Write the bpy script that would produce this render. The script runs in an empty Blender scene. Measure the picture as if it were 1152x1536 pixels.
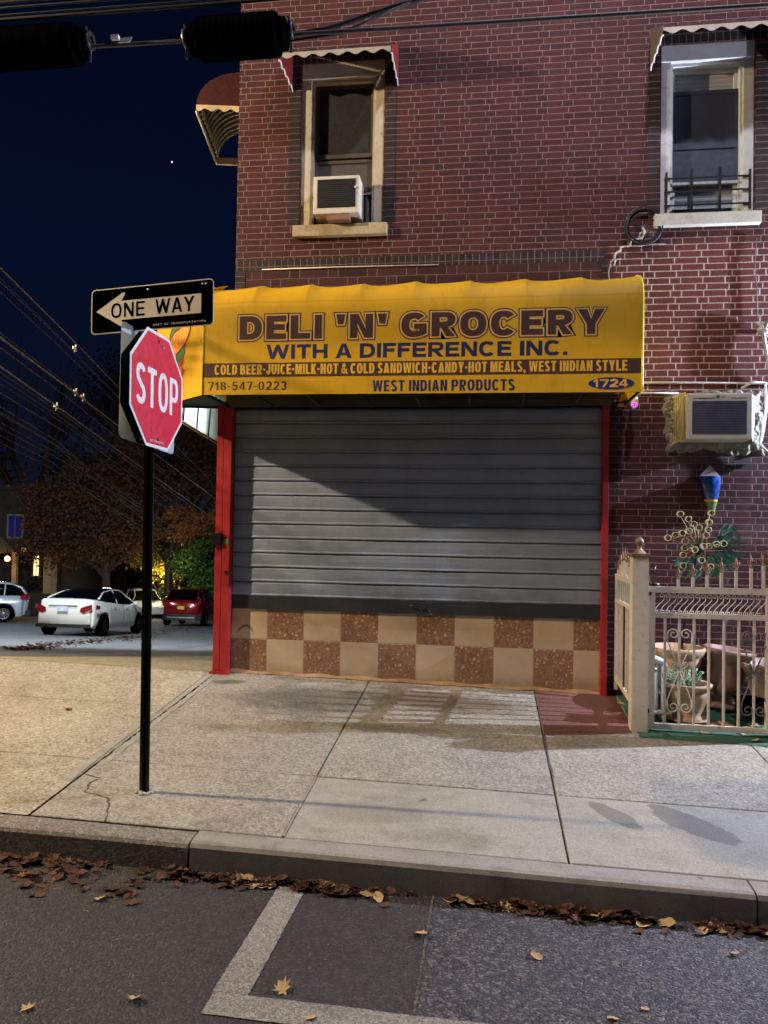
import bpy, bmesh, math, random
from mathutils import noise as MNz
from mathutils import Vector, Matrix
from math import sin, cos, pi, radians, exp
random.seed(7)
S = bpy.context.scene
COL = S.collection
G, SL = -.0176, .0826

# ------------------------------------------------------------------ helpers
def lin(h):
    h = h.lstrip('#')
    v = [int(h[i:i+2], 16)/255 for i in (0, 2, 4)]
    return tuple(x/12.92 if x <= .04045 else ((x+.055)/1.055)**2.4 for x in v) + (1,)

class NT:
    def __init__(s, name):
        s.m = bpy.data.materials.new(name); s.m.use_nodes = True
        s.t = s.m.node_tree; s.t.nodes.clear()
        s.out = s.t.nodes.new('ShaderNodeOutputMaterial')
        s.b = s.t.nodes.new('ShaderNodeBsdfPrincipled')
        s.t.links.new(s.b.outputs[0], s.out.inputs[0])
    def n(s, typ, **k):
        n = s.t.nodes.new('ShaderNode'+typ)
        for a, v in k.items(): setattr(n, a, v)
        return n
    def put(s, inp, v):
        if isinstance(v, bpy.types.NodeSocket): s.t.links.new(v, inp)
        else: inp.default_value = v
    def M(s, op, a, b=0.0, c=0.0, clamp=False):
        n = s.n('Math', operation=op, use_clamp=clamp)
        s.put(n.inputs[0], a); s.put(n.inputs[1], b); s.put(n.inputs[2], c)
        return n.outputs[0]
    def mr(s, v, a, b, c=0., d=1., smooth=False):
        n = s.n('MapRange'); n.interpolation_type = 'SMOOTHSTEP' if smooth else 'LINEAR'
        s.put(n.inputs[0], v)
        for i, x in enumerate((a, b, c, d)): s.put(n.inputs[i+1], x)
        return n.outputs[0]
    def mix(s, f, a, b, bt='MIX'):
        n = s.n('Mix', data_type='RGBA', blend_type=bt)
        s.put(n.inputs[0], f); s.put(n.inputs[6], a); s.put(n.inputs[7], b)
        return n.outputs[2]
    def pos(s): return s.n('NewGeometry').outputs['Position']
    def obj(s): return s.n('TexCoord').outputs['Object']
    def sep(s, v):
        n = s.n('SeparateXYZ'); s.put(n.inputs[0], v); return n.outputs
    def comb(s, x, y, z=0.):
        n = s.n('CombineXYZ')
        for i, v in enumerate((x, y, z)): s.put(n.inputs[i], v)
        return n.outputs[0]
    def scale(s, v, k):
        n = s.n('Mapping'); s.put(n.inputs[0], v); n.inputs['Scale'].default_value = k if hasattr(k, '__len__') else (k,)*3
        return n.outputs[0]
    def noise(s, v, sc, det=4., rough=.55, col=False):
        n = s.n('TexNoise'); s.put(n.inputs['Vector'], v); n.inputs['Scale'].default_value = sc
        n.inputs['Detail'].default_value = det; n.inputs['Roughness'].default_value = rough
        return n.outputs['Color' if col else 'Fac']
    def voro(s, v, sc, feat='F1', out='Distance'):
        n = s.n('TexVoronoi', feature=feat); s.put(n.inputs['Vector'], v); n.inputs['Scale'].default_value = sc
        return n.outputs[out]
    def white(s, v):
        n = s.n('TexWhiteNoise'); s.put(n.inputs['Vector'], v); return n.outputs['Value']
    def bump(s, h, strength=.5, dist=.01):
        n = s.n('Bump'); n.inputs['Strength'].default_value = strength; n.inputs['Distance'].default_value = dist
        s.put(n.inputs['Height'], h); s.put(s.b.inputs['Normal'], n.outputs[0])
    def set(s, **k):
        for a, v in k.items(): s.put(s.b.inputs[a.replace('_', ' ')], v)
        return s

def plain(name, col, rough=.5, metal=0., var=.25, sc=8., bump=.15, bsc=60., spec=.5, dirt=None, bdist=.004):
    """paint/metal/plastic with mottling and dirt that belongs to the surface"""
    t = NT(name); p = t.obj(); c = lin(col)
    n1 = t.noise(p, sc, 5.)
    dk = tuple(x*(1-var) for x in c[:3])+(1,); lt = tuple(min(1, x*(1+var)) for x in c[:3])+(1,)
    k = t.mix(t.mr(n1, .3, .7), dk, lt)
    if dirt:
        n2 = t.noise(p, sc*1.9, 8., .7)
        k = t.mix(t.mr(n2, .56, .68, 0, dirt[1]), k, lin(dirt[0]))
    t.set(Base_Color=k, Roughness=t.mr(t.noise(p, sc*3), .3, .7, rough*.8, min(1, rough*1.2)), Metallic=metal, Specular_IOR_Level=spec)
    if bump: t.bump(t.noise(p, bsc, 3.), bump, bdist)
    return t.m

def emit(name, col, st):
    t = NT(name); t.set(Base_Color=lin(col), Emission_Color=lin(col), Emission_Strength=st); return t.m

class MB:
    def __init__(s): s.v = []; s.f = []; s.sm = []
    def add(s, vs, fs, smooth=False):
        o = len(s.v); s.v += [tuple(v) for v in vs]
        s.f += [tuple(i+o for i in f) for f in fs]; s.sm += [smooth]*len(fs); return s
    def box(s, x0, x1, y0, y1, z0, z1, b=0.0):
        if b <= 0:
            return s.add([(x, y, z) for x in (x0, x1) for y in (y0, y1) for z in (z0, z1)],
                  [(0, 1, 3, 2), (4, 6, 7, 5), (0, 4, 5, 1), (2, 3, 7, 6), (0, 2, 6, 4), (1, 5, 7, 3)])
        bm = bmesh.new(); bmesh.ops.create_cube(bm, size=1)
        for v in bm.verts: v.co = Vector(((x0+x1)/2+v.co.x*(x1-x0), (y0+y1)/2+v.co.y*(y1-y0), (z0+z1)/2+v.co.z*(z1-z0)))
        b = min(b, .45*min(x1-x0, y1-y0, z1-z0))
        bmesh.ops.bevel(bm, geom=bm.edges[:], offset=b, segments=2, affect='EDGES', profile=.7)
        return s.bm(bm)
    def bm(s, bm, mat=None, smooth=False):
        if mat is not None: bm.transform(mat)
        bm.verts.index_update(); s.add([v.co[:] for v in bm.verts], [[v.index for v in f.verts] for f in bm.faces], smooth); bm.free(); return s
    def obox(s, c, ax, ay, az, b=0.0):
        """box centred c with half-extent vectors ax, ay, az"""
        c, ax, ay, az = map(Vector, (c, ax, ay, az))
        m = MB(); m.box(-ax.length, ax.length, -ay.length, ay.length, -az.length, az.length, b)
        X, Y, Z = ax.normalized(), ay.normalized(), az.normalized()
        return s.add([c+X*v[0]+Y*v[1]+Z*v[2] for v in m.v], m.f)
    def tube(s, pts, r, n=8, cap=True, closed=False):
        pts = [Vector(p) for p in pts]; N = len(pts)
        if not hasattr(r, '__len__'): r = [r]*N
        vs = []; up = None
        for i, p in enumerate(pts):
            if closed: d = pts[(i+1) % N]-pts[i-1]
            else: d = pts[min(i+1, N-1)]-pts[max(i-1, 0)]
            if d.length < 1e-9: d = Vector((0, 0, 1))
            d.normalize()
            if up is None:
                up = Vector((0, 0, 1)) if abs(d.z) < .9 else Vector((1, 0, 0))
            a = d.cross(up); a.normalize(); b = a.cross(d); up = b
            for k in range(n):
                t = 2*pi*k/n; vs.append(p+(a*cos(t)+b*sin(t))*r[i])
        fs = []
        for i in range(N if closed else N-1):
            for k in range(n):
                j = (i+1) % N
                fs.append((i*n+k, i*n+(k+1) % n, j*n+(k+1) % n, j*n+k))
        if cap and not closed: fs += [tuple(range(n))[::-1], tuple((N-1)*n+k for k in range(n))]
        return s.add(vs, fs, True)
    def lathe(s, prof, c=(0, 0, 0), n=28, axis=None, smooth=True):
        """prof: (r, z) list; axis: matrix"""
        vs = []
        for r, z in prof:
            for k in range(n):
                t = 2*pi*k/n; vs.append(Vector((r*cos(t), r*sin(t), z)))
        if axis is not None: vs = [axis @ v for v in vs]
        c = Vector(c); vs = [v+c for v in vs]
        fs = [(i*n+k, i*n+(k+1) % n, (i+1)*n+(k+1) % n, (i+1)*n+k) for i in range(len(prof)-1) for k in range(n)]
        return s.add(vs, fs, smooth)
    def prism(s, poly, o, X, Y, d):
        """polygon (2D) in plane o+X*u+Y*v extruded by vector d"""
        o, X, Y, d = map(Vector, (o, X, Y, d)); n = len(poly)
        a = [o+X*u+Y*v for u, v in poly]; vs = a+[p+d for p in a]
        return s.add(vs, [tuple(range(n))[::-1], tuple(range(n, 2*n))]+[(i, (i+1) % n, n+(i+1) % n, n+i) for i in range(n)])
    def grid(s, fn, us, vs_, smooth=True):
        nu, nv = len(us), len(vs_)
        return s.add([fn(u, v) for u in us for v in vs_], [(i*nv+j, (i+1)*nv+j, (i+1)*nv+j+1, i*nv+j+1) for i in range(nu-1) for j in range(nv-1)], smooth)
    def sphere(s, c, r, n=12, sc=(1, 1, 1)):
        prof = [(r*sin(pi*i/n)*1.0+1e-5, -r*cos(pi*i/n)) for i in range(n+1)]
        m = Matrix.Diagonal((sc[0], sc[1], sc[2], 1)).to_3x3()
        return s.lathe(prof, c, 2*n, m)
    def build(s, name, mat, parent=None, local=False, **kw):
        me = bpy.data.meshes.new(name)
        off = Vector((0, 0, 0))
        if parent is not None and not local:
            q = parent
            while q is not None: off += q.location; q = q.parent
        me.from_pydata([tuple(Vector(v)-off) for v in s.v], [], s.f); me.update()
        me.polygons.foreach_set('use_smooth', s.sm)
        bm = bmesh.new(); bm.from_mesh(me); bmesh.ops.recalc_face_normals(bm, faces=bm.faces) if kw.pop('fix', True) else None
        bm.to_mesh(me); bm.free()
        me.materials.append(mat)
        o = bpy.data.objects.new(name, me); COL.objects.link(o)
        if parent is not None: o.parent = parent
        tag(o, **kw); return o

def tag(o, label=None, cat=None, group=None, kind=None):
    if label: o['label'] = label
    if cat: o['category'] = cat
    if group: o['group'] = group
    if kind: o['kind'] = kind
    return o

def thing(name, label, cat, loc=(0, 0, 0), rz=0., group=None):
    o = bpy.data.objects.new(name, None); COL.objects.link(o); o.location = loc; o.rotation_euler = (0, 0, rz)
    o.empty_display_size = .1
    return tag(o, label, cat, group)

def text(name, s, mat, parent, o, X, Y, w, h, bold=0., out=None, ext=.0006, layer=.003, spacing=1., shear=0., res=6):
    """lettering: mesh of string s fitted to a w x h box whose lower left is o, in the plane X, Y; N = X x Y"""
    cu = bpy.data.curves.new('t', 'FONT'); cu.body = s; cu.size = 1; cu.resolution_u = res
    cu.space_character = spacing; cu.shear = shear; cu.offset = bold; cu.fill_mode = 'BOTH'
    tmp = bpy.data.objects.new('t', cu); COL.objects.link(tmp)
    bpy.context.view_layer.update()
    dg = bpy.context.evaluated_depsgraph_get()
    me = bpy.data.meshes.new_from_object(tmp.evaluated_get(dg)); vs = [v.co.copy() for v in me.vertices]; fs = [tuple(p.vertices) for p in me.polygons]
    x0 = min(v.x for v in vs)-0; x1 = max(v.x for v in vs); y0 = min(v.y for v in vs); y1 = max(v.y for v in vs)
    bpy.data.meshes.remove(me); bpy.data.objects.remove(tmp); bpy.data.curves.remove(cu)
    o, X, Y = Vector(o), Vector(X).normalized(), Vector(Y).normalized(); N = X.cross(Y)
    if out is not None:  # keep the frame of the un-offset text: out=(x0,x1,y0,y1)
        bx = out
    else: bx = (x0, x1, y0, y1)
    P = [o+X*((v.x-bx[0])/(bx[1]-bx[0])*w)+Y*((v.y-bx[2])/(bx[3]-bx[2])*h)+N*layer for v in vs]
    m = MB(); m.add(P, fs)
    ob = m.build(name, mat, parent)
    return ob, (x0, x1, y0, y1)


# ------------------------------------------------------------------ drawn capitals
def _arc(cx, cy, rx, ry, a0, a1, n=14, e=2.35):
    o = []
    for i in range(n+1):
        a = radians(a0+(a1-a0)*i/n); c, s_ = cos(a), sin(a)
        o.append((cx+rx*math.copysign(abs(c)**(2/e), c), cy+ry*math.copysign(abs(s_)**(2/e), s_)))
    return o
def _stroke(P, hw):
    L_, R2 = [], []
    for i, p in enumerate(P):
        a = P[max(0, i-1)]; b = P[min(len(P)-1, i+1)]; dx, dy = b[0]-a[0], b[1]-a[1]; l = math.hypot(dx, dy) or 1
        h = hw[i] if hasattr(hw, '__len__') else hw
        L_.append((p[0]-dy/l*h, p[1]+dx/l*h)); R2.append((p[0]+dy/l*h, p[1]-dx/l*h))
    return L_+R2[::-1]
def glyph(ch, w, t, v=None):
    """loops of a bold capital, w wide and 1 high, stem t, bar thickness v"""
    v = v or t*.8
    if ch == 'I': return [[(0, 0), (0, 1), (w, 1), (w, 0)]]
    if ch in '.,': return [[(0, 0), (0, v*1.1), (w, v*1.1), (w, 0)]] if ch == '.' else [[(0, -.15), (w*.2, 0), (0, 0), (0, v*1.1), (w, v*1.1), (w, 0), (w*.55, -.18)]]
    if ch == '\u2022': return [_arc(w/2, .48, w/2, w/2, 0, 342, 18, 2)]
    if ch == "'": return [[(0, 1), (w, 1), (w*.8, .58), (w*.2, .58)]]
    if ch == '-': return [[(0, .36), (0, .36+v), (w, .36+v), (w, .36)]]
    m = .5+v*.05
    if ch == 'E': return [[(0, 0), (0, 1), (w, 1), (w, 1-v), (t, 1-v), (t, m+v/2), (w*.93, m+v/2), (w*.93, m-v/2), (t, m-v/2), (t, v), (w, v), (w, 0)]]
    if ch == 'F': return [[(0, 0), (0, 1), (w, 1), (w, 1-v), (t, 1-v), (t, m+v/2), (w*.9, m+v/2), (w*.9, m-v/2), (t, m-v/2), (t, 0)]]
    if ch == 'L': return [[(0, 0), (0, 1), (t, 1), (t, v), (w, v), (w, 0)]]
    if ch == 'T': return [[(0, 1), (w, 1), (w, 1-v), ((w+t)/2, 1-v), ((w+t)/2, 0), ((w-t)/2, 0), ((w-t)/2, 1-v), (0, 1-v)]]
    if ch == 'H': return [[(0, 0), (0, 1), (t, 1), (t, .5+v/2), (w-t, .5+v/2), (w-t, 1), (w, 1), (w, 0), (w-t, 0), (w-t, .5-v/2), (t, .5-v/2), (t, 0)]]
    if ch == 'N': k = .30+t*.25; return [[(0, 0), (0, 1), (t*1.08, 1), (w-t*.95, k), (w-t*.95, 1), (w, 1), (w, 0), (w-t*1.08, 0), (t*.95, 1-k), (t*.95, 0)]]
    if ch == 'M': return [[(0, 0), (0, 1), (t*1.3, 1), (w/2, .40), (w-t*1.3, 1), (w, 1), (w, 0), (w-t*.9, 0), (w-t*.9, .66), (w/2+t*.4, 0), (w/2-t*.4, 0), (t*.9, .66), (t*.9, 0)]]
    if ch == 'W': q = t*.95; return [[(0, 1), (q, 1), (w*.27, .38), (w*.5-q*.42, 1), (w*.5+q*.42, 1), (w*.73, .38), (w-q, 1), (w, 1), (w*.73+q*.52, 0), (w*.73-q*.52, 0), (w*.5, .58), (w*.27+q*.52, 0), (w*.27-q*.52, 0)]]
    if ch == 'A': return [[(0, 0), (w/2-t*.55, 1), (w/2+t*.55, 1), (w, 0), (w-t*1.08, 0), (w-t*1.08-w*.055, .2), (t*1.08+w*.055, .2), (t*1.08, 0)], [(w/2, .78), (w*.5-(w*.5-t*1.02)*.42, .2+v*.85), (w*.5+(w*.5-t*1.02)*.42, .2+v*.85)]]
    if ch == 'Y': return [[(0, 1), (t*1.15, 1), (w/2, .60), (w-t*1.15, 1), (w, 1), (w/2+t/2, .40), (w/2+t/2, 0), (w/2-t/2, 0), (w/2-t/2, .40)]]
    if ch == 'K': return [[(0, 0), (0, 1), (t, 1), (t, .62), (w-t*1.3, 1), (w, 1), (w*.5+t*.28, .56), (w, 0), (w-t*1.25, 0), (w*.5-t*.22, .38), (t, .26), (t, 0)]]
    if ch in 'O0': return [_arc(w/2, .5, w/2, .51, 0, 351, 39), _arc(w/2, .5, w/2-t, .51-v, 0, 351, 39)]
    if ch == 'D': return [[(0, 0), (0, 1)]+_arc(w*.45, .5, w*.55, .5, 90, -90, 22), [(t, v), (t, 1-v)]+_arc(w*.45, .5, w*.55-t, .5-v, 90, -90, 22)]
    if ch in 'PR':
        o = [(0, 0), (0, 1)]+_arc(w*.58, .70, w*.42, .30, 90, -90, 14)
        if ch == 'P': o = [(0, 0), (0, 1)]+_arc(w*.55, .68, w*.45, .32, 90, -90, 14)+[(t, .36), (t, 0)]; return [o, [(t, .36+v*.9), (t, 1-v*.9)]+_arc(w*.55, .68, w*.45-t, .32-v*.9, 90, -90, 12)]
        o += [(w*.66, .40), (w, 0), (w-t*1.12, 0), (t*.6+w*.2, .36), (t, .36), (t, 0)]
        return [o, [(t, .40+v*.8), (t, 1-v*.85)]+_arc(w*.58, .70, w*.42-t, .30-v*.85, 90, -90, 12)]
    if ch == 'B': return [[(0, 0), (0, 1)]+_arc(w*.55, .75, w*.40, .25, 90, -70, 12)+[(w*.84, .52)]+_arc(w*.55, .28, w*.45, .28, 70, -90, 12), [(t, v*.85), (t, .5-v*.35)]+_arc(w*.55, .28, w*.45-t, .27-v*.85, 90, -90, 10), [(t, .5+v*.45), (t, 1-v*.85)]+_arc(w*.52, .75, w*.42-t, .25-v*.85, 90, -90, 10)]
    if ch == 'C': return [_arc(w/2, .5, w/2, .51, 38, 322, 34)+_arc(w/2, .5, w/2-t, .51-v, 318, 42, 30)]
    if ch == 'G': return [_arc(w/2, .5, w/2, .51, 40, 300, 32)+[(w*.84, .06), (w, .14), (w, .55), (w*.5, .55), (w*.5, .55-v*.9), (w-t*.95, .55-v*.9), (w-t*.95, .24)]+_arc(w/2, .5, w/2-t, .51-v, 300, 44, 28)]
    if ch == 'U': return [[(0, 1), (t, 1)]+_arc(w/2, .42, w/2-t, .42-v, 180, 360, 18)+[(w-t, 1), (w, 1)]+_arc(w/2, .42, w/2, .43, 360, 180, 22)]
    if ch == 'J': return [[(w-t, 1), (w, 1)]+_arc(w/2, .36, w/2, .37, 0, -180, 18)+[(t*.9, .40)]+_arc(w/2, .36, w/2-t, .37-v, -176, 0, 14)]
    h = t/2; q = v/2
    if ch == 'S':
        c = _arc(w/2, .74, w/2-h, .26-q, 22, 250, 18, 2.2)+_arc(w/2, .26, w/2-h, .26-q, 70, -160, 18, 2.2)
        return [_stroke(c, [q+(h-q)*abs(sin(pi*i/len(c)*2)) for i in range(len(c))])]
    if ch == '1': return [[(w*.42, 0), (w*.42, .70), (0, .62), (0, .78), (w*.5, 1), (w*.42+t, 1), (w*.42+t, 0)]]
    if ch == '7': return [[(0, 1), (w, 1), (w, 1-v*1.1), (w*.28+t, 0), (w*.28-t*.05, 0), (w-t*1.05, 1-v), (0, 1-v)]]
    if ch == '4': return [[(w*.58, 0), (w*.58, .2), (0, .2), (0, .2+v*.9), (w*.52, 1), (w*.58+t, 1), (w*.58+t, .2+v), (w, .2+v), (w, .2), (w*.58+t, .2), (w*.58+t, 0)], [(w*.58, .2+v), (w*.58, .74), (w*.24, .2+v)]]
    if ch == '2': return [_stroke(_arc(w/2, .70, w/2-h, .30-q, 165, -25, 16, 2.1)+[(w*.5, .30), (h*1.2, v*.9), (h*1.1, v*.4)], [h]*17+[h, h, h*.6])+[], [(0, 0), (0, v), (w, v), (w, 0)]]
    if ch == '3': return [_stroke(_arc(w/2, .745, w/2-h, .255-q, 160, -85, 16, 2.1), h*.95), _stroke(_arc(w/2, .275, w/2-h, .275-q, 92, -160, 16, 2.1), h*.95)]
    if ch == '5': return [[(w*.06, .45), (w*.12, 1), (w*.95, 1), (w*.95, 1-v), (w*.12+t*.75, 1-v), (w*.12+t*.62, .6)], _stroke(_arc(w/2, .32, w/2-h, .32-q, 135, -160, 18, 2.1), h*.95)]
    if ch == '8': return [_arc(w/2, .755, w*.46, .25, 0, 350, 30, 2.1), _arc(w/2, .27, w/2, .275, 0, 350, 30, 2.1), _arc(w/2, .77, w*.46-t, .25-v*.8, 0, 350, 24, 2.1), _arc(w/2, .27, w/2-t, .275-v*.8, 0, 350, 24, 2.1)]
    if ch == '&': return [_stroke([(w, .0), (w*.78, .16), (w*.30, .66), (w*.24, .80), (w*.32, .90), (w*.46, .94), (w*.58, .87), (w*.58, .77), (w*.40, .60), (w*.16, .42), (w*.10, .26), (w*.20, .12), (w*.40, .06), (w*.62, .12), (w*.80, .30), (w*.88, .46)], h*.78)]
    raise KeyError(ch)
GW = {'I': 0, 'M': 1.28, 'W': 1.55, '.': 0, ',': 0, '\u2022': .46, "'": .40, '-': .5, 'T': .94, 'L': .86, 'E': .88, 'F': .84, 'A': 1.08, 'Y': 1.08, 'O': 1.08, 'C': 1.04, 'G': 1.08, 'J': .82, '1': .62, 'S': .96, '&': 1.12}
def _inside(p, lp):
    c = False
    for (x0, y0), (x1, y1) in zip(lp, lp[1:]+lp[:1]):
        if (y0 > p[1]) != (y1 > p[1]) and p[0] < (x1-x0)*(p[1]-y0)/(y1-y0)+x0: c = not c
    return c
def _offset(lp, g):
    """grow a closed loop outwards by g, corners mitred with a limit"""
    q = [p for i, p in enumerate(lp) if math.hypot(p[0]-lp[i-1][0], p[1]-lp[i-1][1]) > 1e-6]
    A = sum(a[0]*b[1]-b[0]*a[1] for a, b in zip(q, q[1:]+q[:1]))/2; sg = 1 if A > 0 else -1; o = []
    for i, p in enumerate(q):
        a, b = q[i-1], q[(i+1) % len(q)]
        u = Vector((p[0]-a[0], p[1]-a[1])).normalized(); v = Vector((b[0]-p[0], b[1]-p[1])).normalized()
        n1, n2 = Vector((u.y, -u.x))*sg, Vector((v.y, -v.x))*sg; d = n1+n2
        if d.length < .5: d = n1
        d.normalize(); k = min(1/max(d.dot(n1), .3), 1.5); o.append((p[0]+d.x*g*k, p[1]+d.y*g*k))
    return o
def caps(name, s, mat, parent, o, X, Y, w, h, t=.2, cw=.7, gap=.07, space=.3, v=None, layer=0., grow=0., fudge=None):
    """a line of drawn capitals w x h; t, cw, gap in units of the letter height; grow thickens the outline in metres"""
    o, X, Y = Vector(o), Vector(X).normalized(), Vector(Y).normalized(); N = X.cross(Y)
    gl_ = []; x = 0
    for ch in s:
        if ch == ' ': x += space; continue
        k = GW.get(ch, 1.); wd = t if (k == 0) else cw*k
        gl_.append((ch, x, wd)); x += wd+gap
    tot = x-gap; sx = w/tot; loops_all = []
    for ch, x0, wd in gl_:
        # keep the stem thickness true when the line is squeezed sideways
        lps = [[(a*h, b*h) for a, b in lp] for lp in glyph(ch, wd*sx/h, t, v)]
        if grow: lps = [_offset(lp, -grow if (i and _inside(lp[0], lps[0])) else grow) for i, lp in enumerate(lps)]
        for gi, group_ in enumerate([[lp] for lp in lps] if ch in '235' else [lps]):
            cu = bpy.data.curves.new('g', 'CURVE'); cu.dimensions = '2D'; cu.fill_mode = 'BOTH'; cu.resolution_u = 1
            for lp in group_:
                sp_ = cu.splines.new('POLY'); sp_.points.add(len(lp)-1); sp_.use_cyclic_u = True
                for q, (a, b) in zip(sp_.points, lp): q.co = (a, b, 0, 1)
            ob = bpy.data.objects.new('g', cu); COL.objects.link(ob); bpy.context.view_layer.update()
            me = bpy.data.meshes.new_from_object(ob.evaluated_get(bpy.context.evaluated_depsgraph_get()))
            loops_all.append(([(q.co.x+x0*sx, q.co.y, gi*.0003) for q in me.vertices], [tuple(p.vertices) for p in me.polygons]))
            bpy.data.meshes.remove(me); bpy.data.objects.remove(ob); bpy.data.curves.remove(cu)
    m = MB()
    for vs, fs in loops_all: m.add([o+X*a+Y*b+N*(layer+c_) for a, b, c_ in vs], fs)
    return m.build(name, mat, parent)

def zg(x, y):
    if y <= -3.43: return G*x+.0007+SL*y
    if y <= 0: return G*x+SL*y+.0007
    if y <= 14: return G*x*exp(-y/3)-.13*y
    if y <= 36: return -1.82-.10*(y-14)
    return -4.02-.02*(y-36)
def zr(x, y): return G*x-.4635+.03*(-3.6-y)

# ------------------------------------------------------------------ materials
def mortar_brick(name, kind='wall'):
    t = NT(name); P = t.pos(); X, Y, Z = t.sep(P)[:3]
    wn = t.noise(P, 5., 3., .6, col=True); w = t.sep(wn)
    u = t.M('ADD', t.M('ADD', X, t.M('MULTIPLY', Y, .97)), t.mr(w[0], 0, 1, -.006, .006))
    v = t.M('ADD', Z, t.mr(w[1], 0, 1, -.005, .005))
    if kind == 'wall':
        H, PER, cuts = .0667, .5315, ((.4, .4, .8))
    elif kind == 'big':
        H, PER = .094, .42
    elif kind == 'soldier': H, PER = .112, .0705
    elif kind == 'stack': H, PER = .0667, 4.
    row = t.M('FLOOR', t.M('DIVIDE', v, H)); fv = t.M('FRACT', t.M('DIVIDE', v, H))
    par = t.M('MULTIPLY', t.M('MODULO', t.M('ADD', row, 400.), 2.), {'wall': .5, 'big': .5, 'soldier': 0., 'stack': 0.}[kind])
    jit = t.mr(t.white(t.comb(row, 3.3)), 0, 1, -.03, .03)
    uu = t.M('ADD', t.M('ADD', t.M('DIVIDE', t.M('ADD', u, 20.08), PER), par), jit if kind == 'wall' else 0.)
    cell = t.M('FLOOR', uu); fu = t.M('FRACT', uu)
    def dist(c): return t.M('ABSOLUTE', t.M('SUBTRACT', fu, c))
    if kind == 'wall':
        ds = [dist(0.), dist(.4), dist(.8), dist(1.)]
        piece = t.M('ADD', t.M('GREATER_THAN', fu, .4), t.M('GREATER_THAN', fu, .8))
    elif kind == 'big':
        ds = [dist(0.), dist(.74), dist(1.)]; piece = t.M('MULTIPLY', t.M('GREATER_THAN', fu, .74), 2.)
    else: ds = [dist(0.), dist(1.)]; piece = 0.
    d = ds[0]
    for q in ds[1:]: d = t.M('MINIMUM', d, q)
    d = t.M('MULTIPLY', d, PER)
    dv = t.M('MULTIPLY', t.M('MINIMUM', fv, t.M('SUBTRACT', 1., fv)), H)
    edge = t.M('MINIMUM', d, dv)
    # rough repointing to the right of the awning: wider, whiter joints
    rep = t.M('MULTIPLY', t.mr(t.M('ADD', X, t.mr(t.noise(P, 3.), .3, .7, -.12, .12)), 3.93, 4.02), t.mr(t.M('ADD', Z, t.mr(t.noise(P, 4.), .3, .7, -.2, .2)), 4.62, 4.35))
    rep = t.M('MULTIPLY', rep, t.mr(Z, 2.75, 3.0))
    fine = t.noise(P, 45., 4., .7)
    thr = t.M('ADD', t.mr(rep, 0, 1, .0038, .0058), t.mr(fine, .3, .7, -.0022, .0022))
    m = t.mr(t.M('SUBTRACT', edge, thr), -.001, .0012, smooth=True)   # 1 = brick
    ident = t.comb(t.M('ADD', t.M('MULTIPLY', cell, 3.), piece), row, 1.7)
    r1 = t.white(ident)
    base = {'wall': ('#532825', '#4a2222', '#411e20'), 'big': ('#4b2724', '#432220', '#2f1a19'), 'soldier': ('#33302f', '#2a2524', '#231f20'), 'stack': ('#3a2f2d', '#2d2726', '#242020')}[kind]
    k = t.mix(t.mr(r1, 0., .6), lin(base[0]), lin(base[1])); k = t.mix(t.mr(r1, .6, 1.), k, lin(base[2]))
    if kind in ('wall',):
        hd = t.M('MULTIPLY', t.M('GREATER_THAN', piece, 1.5), t.mr(t.white(t.comb(row, cell, 9.)), .4, .95, .05, .6))
        k = t.mix(hd, k, lin('#2e2223'))
        k = t.mix(t.M('MULTIPLY', rep, .55), k, lin('#7d3d33'))
    k = t.mix(t.mr(t.noise(P, 120., 4., .7), .35, .75, 0., .45), k, lin('#1d1010'))
    k = t.mix(t.mr(t.noise(P, 1.3, 5., .6), .42, .7, 0., .45), k, lin('#26181a')); k = t.mix(t.mr(t.noise(t.scale(P, (3, 3, .35)), 1.5, 6., .7), .52, .72, 0, .35), k, lin('#1d1416'))
    mc = t.mix(t.mr(t.noise(P, 14., 4.), .3, .7), lin('#735a58'), lin('#8b706c'))
    mc = t.mix(rep, mc, t.mix(fine, lin('#8c7f78'), lin('#c4b8b0')))
    if kind != 'wall': mc = t.mix(.45, mc, lin('#5b4a44'))
    mc = t.mix(t.mr(t.noise(P, 2.1, 6., .7), .4, .7, 0, .5), mc, lin('#4a3a39'))
    k = t.mix(m, mc, k)
    # pale wash and scuffs low on the right of the wall
    wash = t.M('MULTIPLY', t.mr(t.noise(P, 2.2, 7., .7), .5, .72, 0., .3), t.M('MULTIPLY', t.mr(X, 4.3, 5.0), t.mr(Z, 3., 1.6)))
    k = t.mix(wash, k, lin('#8e8488'))
    if kind == 'wall':   # soot under the air conditioner
        soot = t.M('MULTIPLY', t.M('MULTIPLY', t.mr(X, 4.5, 4.75), t.mr(X, 5.5, 5.3)), t.M('MULTIPLY', t.mr(Z, 2.12, 2.3), t.mr(Z, 2.6, 2.45)))
        k = t.mix(t.M('MULTIPLY', soot, t.mr(t.noise(P, 6., 6., .7), .3, .6, .2, .8)), k, lin('#4c494b'))
    t.set(Base_Color=k, Roughness=t.mr(fine, .3, .7, .65, .95), Specular_IOR_Level=.3)
    hgt = t.M('ADD', t.M('MULTIPLY', t.mr(edge, .003, .0075, 0., 1., True), .8), t.M('ADD', t.M('MULTIPLY', fine, .25), t.M('MULTIPLY', r1, .25)))
    t.bump(hgt, .9, .006)
    return t.m

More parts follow.
